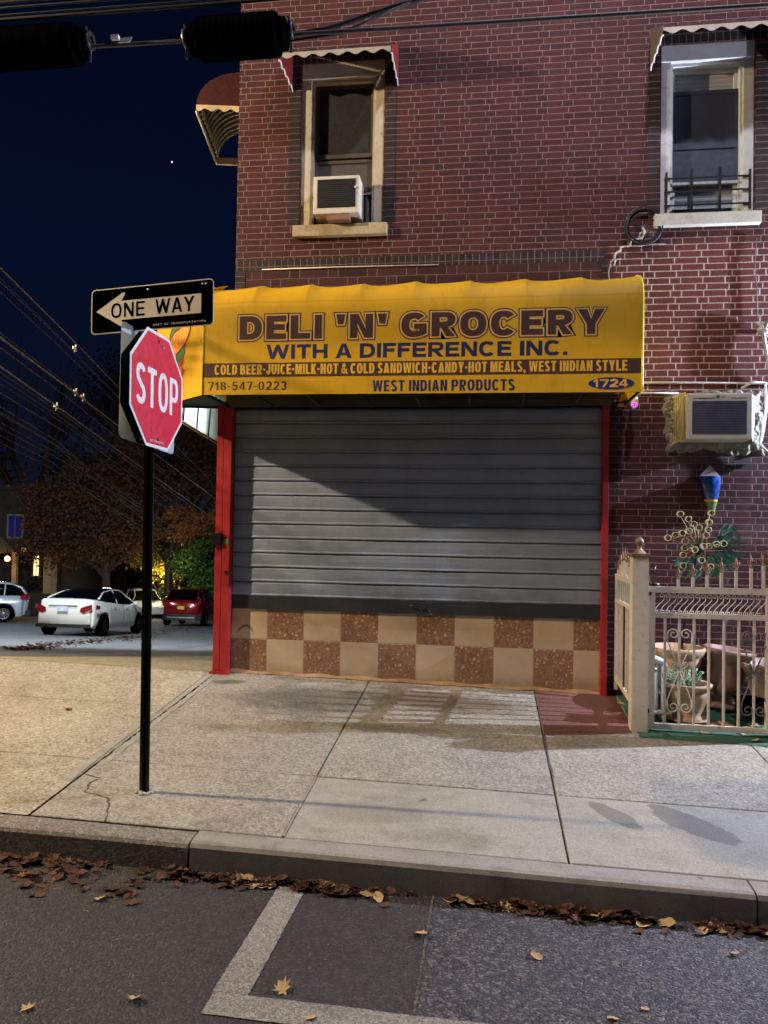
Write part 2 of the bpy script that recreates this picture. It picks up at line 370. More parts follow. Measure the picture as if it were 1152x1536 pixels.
def concrete(name, a, b, agg=.5, fine=False, blotch='#4f4a40', ba=.5, tint=None, ovals=()):
    t = NT(name); P = t.pos()
    n0 = t.noise(P, .7, 5., .6); n1 = t.noise(P, 5., 6., .65); n2 = t.noise(P, 120. if not fine else 200., 3., .6)
    ve = t.voro(P, 62. if not fine else 120., out='Distance'); vc = t.voro(P, 62. if not fine else 120., out='Color')
    k = t.mix(t.mr(n0, .35, .65), lin(a), lin(b))
    k = t.mix(t.mr(n1, .5, .75, 0., ba), k, lin(blotch))
    k = t.mix(t.mr(n2, .38, .62, 0, agg), k, t.mix(t.sep(vc)[0], lin('#3c372f'), lin('#cfc8b6')))
    k = t.mix(t.mr(t.voro(P, 7.), .06, .03, 0., .55), k, lin('#2f2b27'))
    pit = t.M('MULTIPLY', t.mr(t.noise(t.scale(P, (1, 3, 1)), 16., 6., .8), .64, .72), .5)
    k = t.mix(pit, k, lin('#4a453c'))
    gum = t.voro(P, 2.3); k = t.mix(t.mr(gum, .055, .035, 0, .5), k, lin('#3a3632'))
    st_ = t.noise(t.scale(P, (1, 1.6, 1)), 1.6, 7., .7); k = t.mix(t.mr(st_, .54, .72, 0, .45), k, lin('#5a4f40'))
    if ovals:
        for cx_, cy_, rx_, ry_, an, colr, amt in ovals:
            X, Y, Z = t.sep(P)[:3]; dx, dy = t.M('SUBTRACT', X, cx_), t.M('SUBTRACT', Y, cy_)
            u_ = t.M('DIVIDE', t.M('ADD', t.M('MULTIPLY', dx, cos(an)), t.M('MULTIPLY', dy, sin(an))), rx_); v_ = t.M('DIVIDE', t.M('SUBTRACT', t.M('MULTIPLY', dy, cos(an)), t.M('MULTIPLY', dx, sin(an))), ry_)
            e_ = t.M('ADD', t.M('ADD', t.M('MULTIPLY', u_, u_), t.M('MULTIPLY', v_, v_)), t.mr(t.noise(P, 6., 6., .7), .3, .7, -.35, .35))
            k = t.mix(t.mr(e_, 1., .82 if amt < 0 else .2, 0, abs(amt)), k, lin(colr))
    if tint: k = t.mix(tint[1], k, lin(tint[0]))
    t.set(Base_Color=k, Roughness=.88, Specular_IOR_Level=.35)
    t.bump(t.M('ADD', t.M('MULTIPLY', n2, .7), t.M('ADD', t.M('MULTIPLY', ve, .5), t.M('MULTIPLY', n1, .8))), .7, .006 if not fine else .003)
    return t.m

def asphalt(name, a, b, sc=150., gl=.25, speck=.35, wear=None):
    t = NT(name); P = t.pos()
    n0 = t.noise(P, .9, 5., .6); n1 = t.noise(P, 7., 6., .7)
    vd = t.voro(P, sc); vc = t.sep(t.voro(P, sc, out='Color'))
    k = t.mix(t.mr(n0, .35, .65), lin(a), lin(b))
    k = t.mix(t.mr(vc[0], .55, 1., 0, speck), k, lin('#85817b'))
    k = t.mix(t.mr(vc[1], .6, 1., 0, .6), k, lin('#0c0c0d'))
    k = t.mix(t.mr(n1, .55, .75, 0., .5), k, lin('#211d1a'))
    k = t.mix(t.mr(t.voro(P, 9.), .035, .02, 0., .8), k, lin('#a89f90'))
    if wear:
        X, Y, Z = t.sep(P)[:3]
        f = t.mr(t.M('ADD', X, t.mr(n1, .3, .7, -.05, .05)), wear[0], wear[0]+.04, 1., 0.)
        k = t.mix(t.M('MULTIPLY', f, .75), k, t.mix(n1, lin(wear[1]), lin(wear[2])))
    t.set(Base_Color=k, Roughness=t.mr(vc[2], 0, 1, .55, .9), Specular_IOR_Level=.5)
    t.bump(t.M('ADD', t.M('MULTIPLY', vd, -1.2), t.M('MULTIPLY', n1, .5)), .8, gl*.03)
    return t.m

M = {}
M['brick'] = mortar_brick('brick_wall'); M['brickbig'] = mortar_brick('brick_infill', 'big')
M['soldier'] = mortar_brick('brick_soldier', 'soldier'); M['stack'] = mortar_brick('brick_stack', 'stack')
M['walk'] = concrete('sidewalk_concrete', '#807d70', '#949082', .6, ovals=((2.3, -.55, 1.0, .38, -.1, '#4d3c20', .75), (1.1, -.75, .9, .5, .1, '#39362f', .6), (1.9, -1.4, .6, .12, 0, '#2f2d29', .5), (.15, -.35, .2, .1, .2, '#33302a', .7)))  # brown stain, plus dark ovals painting awning and fence shade into the colour
M['walk2'] = concrete('sidewalk_smooth', '#8d8b7e', '#9b998d', .35, True, ba=.25, ovals=((3.60, -2.76, .23, .085, -.95, '#55534f', -.6), (4.07, -2.79, .33, .13, -.78, '#55534f', -.6), (2.0, -3.0, .5, .2, .1, '#6e675a', .4)))  # two sharp-edged darker ovals and one faint soft one
M['cornerwalk'] = concrete('corner_concrete', '#928b74', '#a79f86', .75)
M['kerb'] = concrete('kerb_concrete', '#5f5b53', '#767268', .4)
M['kerb2'] = concrete('kerb_new', '#7f7c74', '#918e86', .2, True)
M['road'] = asphalt('road_asphalt', '#26262a', '#35353b', 80, speck=.6, wear=(2.47, '#1f1b19', '#2b2622'))
M['street'] = asphalt('street_asphalt', '#585b5f', '#6c6f73', 45, speck=.5)
M['dirt'] = concrete('joint_dirt', '#2b2620', '#3a342b', .3)
M['paintline'] = concrete('road_paint', '#5a5853', '#73716b', .6, True, blotch='#55524c', ba=.6)
M['red'] = plain('red_paint', '#a3262b', .42, var=.15, dirt=('#4f1518', .5), bump=.3, bsc=25)
M['redfloor'] = concrete('red_painted_concrete', '#572a20', '#643226', .2, True, blotch='#4d2019')
M['green'] = concrete('green_carpet', '#0d4a36', '#12573f', .15, True, blotch='#0a3528')
M['steel'] = plain('galvanised', '#8f9496', .45, .7, dirt=('#5c5a55', .5))
M['darksteel'] = plain('dark_steel', '#2c2f33', .45, .3)
M['postgreen'] = plain('sign_post_green', '#16271f', .4, .4, var=.3)
M['black'] = plain('black_rubber', '#050506', .9, var=.2, spec=0.)
M['blackmetal'] = plain('black_metal', '#121317', .4, .2)
M['signwhite'] = plain('sign_white', '#d8d8d4', .5, var=.04, bump=0)
M['signtan'] = plain('sign_white_aged', '#e6dccd', .5, var=.06, bump=0)
M['signblack'] = plain('sign_black', '#060609', .7, var=.1, bump=0, spec=0.)
M['signgrey'] = plain('sign_grey', '#9aa6ae', .5, var=.08)
M['signred'] = plain('sign_red', '#c3082d', .45, var=.05, bump=0)
M['navy'] = plain('navy_print', '#131347', .6, var=.1, bump=0)
M['brown'] = plain('brown_print', '#43241f', .6, var=.1, bump=0)
M['cream_print'] = plain('cream_print', '#e3b24c', .6, var=.05, bump=0)
M['yel_print'] = plain('yellow_print', '#e2ae2a', .6, var=.05, bump=0)
M['trimcream'] = plain('trim_cream', '#b4a993', .6, var=.12, dirt=('#5f5647', .6))
M['trimwhite'] = plain('trim_white', '#b9bcb8', .6, var=.08, dirt=('#7d7a72', .5))
M['stone'] = concrete('sill_stone', '#a3936f', '#b3a37e', .3, True)
M['stone2'] = concrete('sill_stone_pale', '#b4b3a4', '#c1c0b2', .3, True)
M['fence'] = plain('fence_paint', '#d6cbbb', .45, var=.08, dirt=('#8a6f52', .6))
M['finial'] = plain('finial_gold', '#8a6f58', .45, .3, var=.3)
M['rust'] = plain('rust', '#5a3020', .8, var=.4)
M['acwhite'] = plain('ac_white', '#c8c3b2', .5, var=.06, dirt=('#8c8672', .5))
M['acdark'] = plain('ac_grille', '#4b4a58', .55, var=.15)
M['pot'] = plain('pot_clay', '#a58a6c', .7, var=.2, sc=5, dirt=('#5f4c38', .6), bump=.4, bsc=30)
M['potdark'] = plain('pot_brown', '#7c5f50', .6, var=.2, sc=5, dirt=('#4b372c', .6), bump=.4, bsc=30)
M['soil'] = plain('soil', '#191512', .95, var=.4, bump=.8)
M['radiator'] = plain('radiator_paint', '#b0b6b6', .5, var=.12, dirt=('#77715f', .6))
M['cable'] = plain('cable_black', '#0b0b0d', .7, var=.1, bump=0)
M['cablegrey'] = plain('cable_grey', '#4a4744', .7, var=.1, bump=0)
M['cablefar'] = plain('cable_far', '#35322f', .5, var=.1, bump=0); M['cablepale'] = plain('cable_pale', '#67625b', .5, var=.1, bump=0)
M['cablewhite'] = plain('cable_white', '#c5c6bf', .5, var=.1, bump=0)
M['bark'] = plain('bark', '#3a2c22', .9, var=.4, bump=.8, bsc=20)
def glassy(name, col, rough=.12):
    t = NT(name); t.set(Base_Color=lin(col), Roughness=rough, Specular_IOR_Level=.7, Coat_Weight=.3); return t.m
M['glass'] = glassy('window_glass', '#15161a'); M['carglass'] = glassy('car_glass', '#050506', .05)

def leafmat(name, cols, trans=.25):
    t = NT(name); P = t.pos(); v = t.n('TexVoronoi'); t.put(v.inputs['Vector'], P); v.inputs['Scale'].default_value = 2.5
    r = t.white(t.n('NewGeometry').outputs['Random Per Island'])
    r = t.n('NewGeometry').outputs['Random Per Island']
    k = t.mix(t.mr(r, 0, .5), lin(cols[0]), lin(cols[1])); k = t.mix(t.mr(r, .5, 1.), k, lin(cols[2]))
    t.set(Base_Color=k, Roughness=.7, Specular_IOR_Level=.3)
    if trans:
        tr = t.n('BsdfTranslucent'); t.put(tr.inputs[0], k)
        mx = t.n('MixShader'); mx.inputs[0].default_value = trans
        t.t.links.new(t.b.outputs[0], mx.inputs[1]); t.t.links.new(tr.outputs[0], mx.inputs[2]); t.t.links.new(mx.outputs[0], t.out.inputs[0])
    return t.m
M['leafbrown'] = leafmat('leaves_brown', ('#7a4a26', '#93602f', '#5a3018'))
M['leafrust'] = leafmat('leaves_rust', ('#4a3020', '#634227', '#301f13'))
M['leafyellow'] = leafmat('leaves_yellow', ('#a08a24', '#b59c30', '#7e7420'))
M['leafgreen'] = leafmat('leaves_green', ('#3c5b22', '#4d6f2a', '#24401a'))
M['leafdark'] = leafmat('leaves_dark', ('#2b2a1a', '#3a3320', '#1c1c12'))
M['leafpale'] = leafmat('leaves_pale', ('#9c7a4e', '#b89a6c', '#7d5a34'), 0)
M['leaflitter'] = leafmat('leaves_litter', ('#3c2417', '#5a3823', '#24160f'), 0)
M['succulent'] = leafmat('succulent', ('#6f8f68', '#8fae86', '#4d7050'), .1)

# ------------------------------------------------------------------ camera
cam = bpy.data.cameras.new('camera'); co = bpy.data.objects.new('camera', cam); COL.objects.link(co); S.camera = co
R_ = ((0.990931600518514, 0.13334173315275166, 0.016569408367118937), (-0.013549258882927379, -0.023525361058519947, 0.9996314195596242), (-0.13368238731238832, 0.9907908657163158, 0.021505342024110245))
mt = Matrix.Identity(4)
for i in range(3):
    mt[i][0] = R_[0][i]; mt[i][1] = R_[1][i]; mt[i][2] = -R_[2][i]
mt.translation = (2.7472537748, -7.9963187627, 1.5645797763)
co.matrix_world = mt
cam.sensor_fit = 'VERTICAL'; cam.sensor_height = 24; cam.sensor_width = 24; cam.lens = 1154.4/1536*24; cam.clip_end = 2000; cam.clip_start = .05

# ------------------------------------------------------------------ ground
def sheet(name, fn, x0, x1, y0, y1, nx, ny, mat, dz=0., **kw):
    m = MB(); m.grid(lambda u, v: (u, v, fn(u, v)+dz), [x0+(x1-x0)*i/nx for i in range(nx+1)], [y0+(y1-y0)*i/ny for i in range(ny+1)])
    return m.build(name, mat, kind='structure', **kw)
def ground_far(x, y):
    return (zg(x, y) if y > -3.6 else zr(x, y)-.02)-.03
ys = [-60, -30, -15, -8, -5, -3.62, -3.43, -2, -1, 0, .3, .8, 1.5, 3, 5, 8, 11, 14, 16, 20, 28, 36, 50, 80, 150, 300, 700]
xs = [-500, -200, -90, -50, -35, -25, -18, -14, -11, -9, -7, -5.5, -4.5, -3.5, -2.5, -1.5, -.5, .5, 2, 4, 6, 9, 15, 30, 80, 300]
gm = MB(); gm.grid(lambda x, y: (x, y, ground_far(max(-30, min(12, x)), y)), xs, ys)
gm.build('ground', M['dirt'], kind='structure')
sheet('road', zr, -30, 30, -40, -3.59, 24, 24, M['road'])
# slabs of the sidewalk, each with rounded arris and a few mm out of level
def slabs(name, xl, yl, mat, gap=.006):
    m = MB()
    for i in range(len(xl)-1):
        for j in range(len(yl)-1):
            a, b, c, d = xl[i]+gap, xl[i+1]-gap, yl[j]+gap, yl[j+1]-gap
            o = random.uniform(-.002, .002)
            z = lambda x, y: zg(x, y)+o
            e = .006
            top = [(a+e, c+e), (b-e, c+e), (b-e, d-e), (a+e, d-e)]; lo = [(a, c), (b, c), (b, d), (a, d)]
            vs = [(x, y, z(x, y)) for x, y in top]+[(x, y, z(x, y)-.005) for x, y in lo]+[(x, y, z(x, y)-.028) for x, y in lo]
            m.add(vs, [(0, 1, 2, 3)]+[(k, (k+1) % 4, 4+(k+1) % 4, 4+k) for k in range(4)]+[(4+k, 4+(k+1) % 4, 8+(k+1) % 4, 8+k) for k in range(4)])
    return m.build(name, mat, kind='structure')
XL = [-.1, 1.545, 3.237, 4.945, 6.62, 8.3, 10]
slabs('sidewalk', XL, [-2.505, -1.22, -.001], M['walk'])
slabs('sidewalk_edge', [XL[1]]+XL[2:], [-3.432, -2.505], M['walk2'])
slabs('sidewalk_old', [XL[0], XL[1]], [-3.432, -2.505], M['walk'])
# corner flag beyond the left joint, sloping away over the crest
bd = [(-5.2, -4.6), (-3.06, -.1), (-2.49, 1.13), (-1.42, 3.42), (-1.75, 6.0), (-3.2, 14.5)]
def xb(y):
    for (a, b), (c, d) in zip(bd, bd[1:]):
        if y <= d: return a+(c-a)*(y-b)/(d-b)
    return bd[-1][0]
m = MB(); yy = [-3.432, -2.508]; 
for ya, yb in ((-3.432, -2.508), (-2.5, -1.225), (-1.217, -.02), (-.012, 1.2), (1.208, 3.0), (3.008, 6), (6.01, 14)):
    n = 5; vs = [ya+(yb-ya)*i/n for i in range(n+1)]
    m.grid(lambda u, v: ((xb(v)*(1-u)+(-.11 if v < .0 else -.05-.17*v)*u), v, zg((xb(v)*(1-u)+(-.11)*u), v)-.001), [i/6 for i in range(7)], vs)
m.build('corner_sidewalk', M['cornerwalk'], kind='structure')
m = MB(); vs = [-4.6, -3.0, -1.5, 0, .2, .6, 1.2, 2, 3, 4.5, 6, 8, 10, 12, 14, 16, 20, 26, 36, 60]
m.grid(lambda u, v: ((-40*(1-u**.35)+(xb(v)-.02)*u**.35), v, zg(-40*(1-u**.35)+(xb(v)-.02)*u**.35, v)-.008), [(i/20)**2 for i in range(21)], vs)
m.build('side_street', M['street'], kind='structure')

# kerb stones, older darker one to the left
def kerb(x0, x1, mat, dz=0.):
    m = MB(); pts = []
    n = max(2, int((x1-x0)/.5))
    prof = [(-3.438, -.3), (-3.438, 0), (-3.56, -.006), (-3.585, -.014), (-3.6, -.035), (-3.612, -.3)]
    for i in range(n+1):
        x = x0+(x1-x0)*i/n
        for y, z in prof: pts.append((x, y+random.uniform(-.002, .002), zg(x, -3.438)+dz+z+random.uniform(-.002, .002)))
    k = len(prof)
    m.add(pts, [(i*k+j, (i+1)*k+j, (i+1)*k+j+1, i*k+j+1) for i in range(n) for j in range(k-1)]+[tuple(range(k)), tuple(n*k+j for j in range(k))], False)
    return m.build('kerb', mat, kind='structure')
kerb(-8, -2.3, M['kerb'], -.006); kerb(-2.29, 1.015, M['kerb'], -.008); kerb(1.03, 4.2, M['kerb2']); kerb(4.21, 7.3, M['kerb2']); kerb(7.31, 12, M['kerb2'])
# painted ground patches
def patch(name, poly, z, mat, dz):
    m = MB(); m.add([(x, y, z(x, y)+dz) for x, y in poly], [tuple(range(len(poly)))]); return m.build(name, mat, kind='structure')
patch('painted_ramp', [(3.245, -1.31), (3.96, -1.12), (4.03, -1.05), (4.03, -.005), (3.245, -.005)], zg, M['redfloor'], .004)
patch('green_paving', [(4.05, -1.20), (6.5, -1.22), (9, -1.22), (9, -.005), (4.05, -.005)], zg, M['green'], .004)
def ragged(x0, x1, y0, y1, n=40, a=.004):
    p = []
    for i in range(n): p.append((x0+(x1-x0)*i/n, y0+random.uniform(-a, a)))
    for i in range(n): p.append((x1+random.uniform(-a, a), y0+(y1-y0)*i/n))
    for i in range(n): p.append((x1-(x1-x0)*i/n, y1+random.uniform(-a, a)))
    for i in range(n): p.append((x0+random.uniform(-a, a), y1-(y1-y0)*i/n))
    return p
patch('road_marking', ragged(1.592, 1.752, -4.735, -3.64, 90, .0025), zr, M['paintline'], .004)
patch('road_marking', ragged(1.60, 9, -4.90, -4.74, 90, .003), zr, M['paintline'], .0045)
patch('road_seam', ragged(2.462, 2.476, -4.735, -3.6, 30, .004), zr, M['dirt'], .003)
patch('worn_joint', ragged(-.19, -.112, -2.9, -.05, 60, .012), zg, M['walk2'], .0012)
patch('worn_joint', ragged(-.088, -.03, -2.6, -.15, 60, .012), zg, M['walk2'], .0038)
patch('joint_filler', ragged(1.538, 1.556, -3.42, -2.52, 60, .004), zg, M['kerb2'], .0045)
# cracks and the rusty stain on the sidewalk
def ribbon(pts, w, z, dz):
    m = MB(); vs = []
    for i, p in enumerate(pts):
        a = Vector(pts[max(0, i-1)]); b = Vector(pts[min(len(pts)-1, i+1)]); d = (b-a); d = Vector((-d.y, d.x)); d.normalize()
        ww = w*random.uniform(.5, 1.3)
        for sgn in (-1, 1):
            q = Vector(p)+d*ww*sgn; vs.append((q.x, q.y, z(q.x, q.y)+dz))
    m.add(vs, [(2*i, 2*i+2, 2*i+3, 2*i+1) for i in range(len(pts)-1)]); return m
def wiggle(pts, k=5, a=.012):
    o = []
    for (x0, y0), (x1, y1) in zip(pts, pts[1:]):
        for i in range(k): t = i/k; o.append((x0+(x1-x0)*t+random.uniform(-a, a), y0+(y1-y0)*t+random.uniform(-a, a)))
    return o+[pts[-1]]
ribbon(wiggle([(-.11, -2.77), (.05, -2.83), (.03, -2.96), (.09, -3.07), (.27, -3.12), (.31, -3.2), (.41, -3.43)]), .007, zg, .003).build('sidewalk_crack', M['dirt'], kind='structure')
ribbon(wiggle([(3.25, -2.2), (3.24, -1.9), (3.245, -1.3)], 8, .004), .009, zg, .003).build('sidewalk_crack', M['dirt'], kind='structure')

# ------------------------------------------------------------------ building
bld = thing('brick_building', 'red brick two storey corner building with a shuttered shop front at street level', 'building', (0, 0, 0))
def wallcells(xs, zs, holes, y0, d):
    m = MB()
    inh = lambda x, z: any(a < x < b and c < z < e for a, b, c, e in holes)
    for i in range(len(xs)-1):
        for j in range(len(zs)-1):
            if not inh((xs[i]+xs[i+1])/2, (zs[j]+zs[j+1])/2):
                m.add([(xs[i], y0, zs[j]), (xs[i+1], y0, zs[j]), (xs[i+1], y0, zs[j+1]), (xs[i], y0, zs[j+1])], [(0, 1, 2, 3)])
    for a, b, c, e in holes:
        m.add([(a, y0, c), (b, y0, c), (b, y0, e), (a, y0, e), (a, y0+d, c), (b, y0+d, c), (b, y0+d, e), (a, y0+d, e)], [(0, 1, 5, 4), (1, 2, 6, 5), (2, 3, 7, 6), (3, 0, 4, 7)])
    return m
LW = (.705, 1.60, 4.785, 6.56); RW = (4.43, 5.325, 4.765, 6.51); DR = (0.03, 3.89, -.4, 2.86); DR2 = (-.0001, .03, -.4, 2.86)
xs = sorted({0, .03, LW[0], LW[1], 3.89, RW[0], RW[1], 9.5}); zs = sorted({-.6, 2.86, LW[2], LW[3], RW[2], RW[3], 8.5})
wm = wallcells(xs, zs, [LW, RW, (0.03, 3.89, -.6, 2.86)], 0, .22)
fl = Vector((-.17, 1, 0))
wm.add([(0, 0, -1), (-.17*14, 14, -4), (-.17*14, 14, 8.5), (0, 0, 8.5), (9.5, 0, -1), (9.5, 14, -4), (9.5, 14, 8.5)], [(0, 1, 2, 3), (4, 5, 6, 6), (3, 2, 6, 6)])
wm.f = [tuple(dict.fromkeys(f)) for f in wm.f]; 
wm.f[-1] = (wm.f[-1][0], wm.f[-1][1], wm.f[-1][2]);
wm.build('wall', M['brick'], bld, fix=False)
MB().box(-.3, 9.4, 13.6, 13.7, 8.45, 8.6).build('roof', M['darksteel'], bld)
# framed band above the awning
MB().box(.005, 3.885, -.004, .05, 4.322, 4.438).build('soldier_course', M['soldier'], bld)
MB().box(.12, 3.86, .0, .05, 3.6, 4.32).build('infill_panel', M['brickbig'], bld).location = (0, -.003, 0)
MB().box(.0, .11, -.006, .05, 3.7, 4.32).build('quoin', M['stack'], bld)
MB().box(3.868, 3.95, -.006, .05, 3.9, 4.318).build('quoin', M['stack'], bld)
MB().box(3.945, 4.01, -.003, .05, -.1, 2.86).build('quoin', M['stack'], bld)
t = NT('repair_mortar'); P = t.pos(); t.set(Base_Color=t.mix(t.noise(P, 30.), lin('#8d8576'), lin('#d8d2c4')), Roughness=.9); t.bump(t.noise(P, 60.), .8, .01); M['mortar'] = t.m
def blobs(m, pts, r, y=0.):
    for x, z in pts:
        bm = bmesh.new(); bmesh.ops.create_icosphere(bm, subdivisions=2, radius=1)
        sd = random.random()*9
        for v in bm.verts:
            k = 1+.5*sin(v.co.x*5+sd)*sin(v.co.z*6+sd*2)+random.uniform(-.12, .12)
            v.co = Vector((x+v.co.x*r*k*random.uniform(.8, 1.3), y+v.co.y*r*.22, z+v.co.z*r*k))
        m.bm(bm, smooth=True)
def smear(m, pts, w):
    P_ = []
    for (x0, z0_), (x1, z1_) in zip(pts, pts[1:]):
        n = max(2, int(math.hypot(x1-x0, z1_-z0_)/.006))
        P_ += [(x0+(x1-x0)*i/n, z0_+(z1_-z0_)*i/n) for i in range(n)]
    vs = []
    for i, (x, z) in enumerate(P_):
        a_ = P_[max(0, i-1)]; b_ = P_[min(len(P_)-1, i+1)]; dx, dz = b_[0]-a_[0], b_[1]-a_[1]; l = math.hypot(dx, dz) or 1
        for sg in (-1, 0, 1):
            ww = w*(.6+1.3*abs(MNz.noise(Vector((x*30, z*30, sg*5))))) *sg; vs.append((x-dz/l*ww+.004*MNz.noise(Vector((x*60, z*60, 0))), -.003-(.010 if sg == 0 else -.004)*(.5+abs(MNz.noise(Vector((x*50, z*50, 9))))), z+dx/l*ww))
    m.add(vs, [(3*i+j, 3*i+3+j, 3*i+4+j, 3*i+1+j) for i in range(len(P_)-1) for j in (0, 1)], True)
m = MB()
smear(m, [(3.93, 3.93), (3.945, 4.1), (3.93, 4.2), (3.95, 4.31), (3.99, 4.34), (4.0, 4.40), (4.04, 4.42), (4.05, 4.46), (4.14, 4.47), (4.15, 4.53), (4.22, 4.54), (4.24, 4.60), (4.30, 4.61)], .011)
smear(m, [(4.15, 4.47), (4.24, 4.465), (4.33, 4.48), (4.50, 4.475)], .007); smear(m, [(4.21, 4.54), (4.27, 4.55), (4.28, 4.62), (4.25, 4.66)], .014); smear(m, [(3.98, 4.27), (4.0, 4.33), (4.06, 4.345)], .009)
m.build('mortar_patch', M['mortar'], bld)
from mathutils import noise as MN
m = MB(); nx_, nz_ = 130, 96; X0_, X1_, Z0_, Z1_ = 4.44, 5.50, 2.28, 3.06
def ch_(x, z):
    e = .06*(MN.noise(Vector((x*5, z*5, 1)))+.6*MN.noise(Vector((x*13, z*13, 4)))+.4*MN.noise(Vector((x*30, z*30, 7))))
    return min(x-4.49, 5.42-x, z-2.37, 2.995-z)+e
pg_ = [[(X0_+(X1_-X0_)*i/nx_, Z0_+(Z1_-Z0_)*j/nz_) for j in range(nz_+1)] for i in range(nx_+1)]
vs_ = []; fs_c = []
for i in range(nx_+1):
    for j in range(nz_+1):
        x, z = pg_[i][j]; d_ = ch_(x, z); h_ = max(0, min(.045, d_*.5))*(.6+1.1*abs(MN.noise(Vector((x*9, z*9, 2))))+.9*abs(MN.noise(Vector((x*28, z*28, 5)))))
        vs_.append((x, .004-h_ if d_ > -.012 else .006, z))
for i in range(nx_):
    for j in range(nz_):
        x, z = pg_[i][j]
        if ch_(x, z) > -.015: k0 = i*(nz_+1)+j; fs_c.append((k0, k0+nz_+1, k0+nz_+2, k0+1))
m.add(vs_, fs_c, True)
m.build('cement_patch', plain('old_cement', '#7b7868', .9, var=.3, sc=14, dirt=('#4b4940', .8), bump=.9, bsc=60), bld)

# windows
def window(name, W, trim, sillm, sillz, label):
    x0, x1, z0, z1 = W
    m = MB(); m.box(x0, x0+.1, .02, .12, z0, z1-.17, .006); m.box(x1-.1, x1, .02, .12, z0, z1-.17, .006)
    m.box(x0-.012, x1+.012, .005, .12, z1-.17, z1-.002, .008); m.box(x0+.1, x1-.1, .05, .12, z1-.2, z1-.17)
    m.box(x0+.1, x0+.125, .045, .12, z0, z1-.2, .003); m.box(x1-.125, x1-.1, .045, .12, z0, z1-.2, .003)
    root = m.build(name, trim, bld, label=label)
    s = MB(); s.box(x0-.065, x1+.055, -.07, .1, z0-.125, z0-.004, .01); s.build('sill', sillm, root, label=None)
    return root
wl = window('window', LW, M['trimcream'], M['stone'], 0, 'left upper window with cream trim')
wr = window('window', RW, M['trimwhite'], M['stone2'], 0, 'right upper window with white trim and half raised screen')
x0, x1, z0, z1 = LW; a, b = x0+.125, x1-.125
m = MB(); m.box(a, b, .16, .165, 4.79, 6.36); m.build('glass', M['glass'], wl)
m = MB()
for za, zb_, y in ((5.56, 6.36, .1), (5.2, 5.545, .115)):
    m.box(a, a+.035, y, y+.03, za, zb_, .003); m.box(b-.035, b, y, y+.03, za, zb_, .003); m.box(a+.035, b-.035, y, y+.03, zb_-.035, zb_); m.box(a+.035, b-.035, y, y+.03, za, za+.045)
m.build('sash', plain('sash_bronze', '#4b423a', .5, var=.1), wl)
m = MB(); m.box(a+.035, b-.035, .112, .114, 5.6, 6.33); m.build('insect_screen', plain('screen_black', '#16161b', .8, var=.1), wl)
m = MB(); m.box(a+.035, b-.035, .13, .132, 5.23, 5.53); m.build('insect_screen', plain('screen_grey', '#453f3a', .8, var=.1), wl)
m = MB(); m.box(a, b, .135, .15, 5.17, 5.205); m.build('sash_rail', M['trimcream'], wl)
x0, x1, z0, z1 = RW; a, b = x0+.125, x1-.125
t = NT('blind'); P = t.pos(); Zs = t.sep(P)[2]; st = t.M('FRACT', t.M('MULTIPLY', Zs, 22.)); t.set(Base_Color=t.mix(t.mr(st, 0, .25), lin('#6b6f70'), lin('#a9adab')), Roughness=.7)
m = MB(); m.box(a, b, .16, .165, 4.77, 6.31); m.build('blind', t.m, wr)
m = MB(); m.box(a, b, .145, .148, 4.77, 5.35)
pn = NT('pane_clear'); pn.set(Base_Color=lin('#a9b0b6'), Roughness=.05, Specular_IOR_Level=.6, Alpha=.18); m.build('pane', pn.m, wr)
m = MB(); y = .1
m.box(a, a+.035, .12, .15, 5.15, 6.31, .003); m.box(b-.035, b, .12, .15, 5.15, 6.31, .003); m.box(a+.035, b-.035, .12, .15, 6.27, 6.31)
m.box(a, a+.04, .12, .15, 4.78, 5.13, .003); m.box(b-.04, b, .12, .15, 4.78, 5.13, .003)
m.build('sash', M['trimwhite'], wr)
m = MB(); ya = .085
m.box(a-.03, a+.02, ya, ya+.03, 5.13, 6.07, .003); m.box(b-.02, b+.03, ya, ya+.03, 5.13, 6.07, .003); m.box(a+.02, b-.02, ya, ya+.03, 6.03, 6.07); m.box(a+.02, b-.02, ya, ya+.03, 5.47, 5.54); m.box(a+.02, b-.02, ya, ya+.03, 5.13, 5.16)
m.box(a+.02, b-.02, ya+.01, ya+.013, 5.16, 6.03)
m.build('insect_screen', plain('screen_blue', '#30364a', .7, var=.1), wr)
m = MB(); m.box(a-.03, b+.03, .075, .11, 5.105, 5.13); m.build('sash_rail', M['trimwhite'], wr)
m = MB(); m.box(a+.0, b-.05, .12, .16, 4.775, 4.87); m.build('sill_board', plain('board_blue', '#18264f', .6), wr)
g = MB()
for z in (4.86, 5.0, 5.135): g.box(4.47, 5.29, .0, .012, z, z+.014)
for x in (4.475, 4.72, 4.99, 5.275): g.box(x, x+.022, -.014, -.001, 4.80, 5.2+.03*(x in (4.72, 4.99)))
g.build('window_guard', M['blackmetal'], wr)
# dark brick stacks beside and over the windows
for W, k in ((LW, 'L'), (RW, 'R')):
    for xa_, xb_ in ((W[0]-.125, W[0]-.015), (W[1]+.015, W[1]+.125)): MB().box(xa_, xb_, -.005, .05, W[2]+.02, W[3]+.0).build('brick_jamb', M['stack'], bld)
    m = MB(); m.box(W[0]-.1, W[1]+.1, -.005, .05, W[3]+.006, W[3]+.116); m.build('brick_header', M['soldier'], bld)

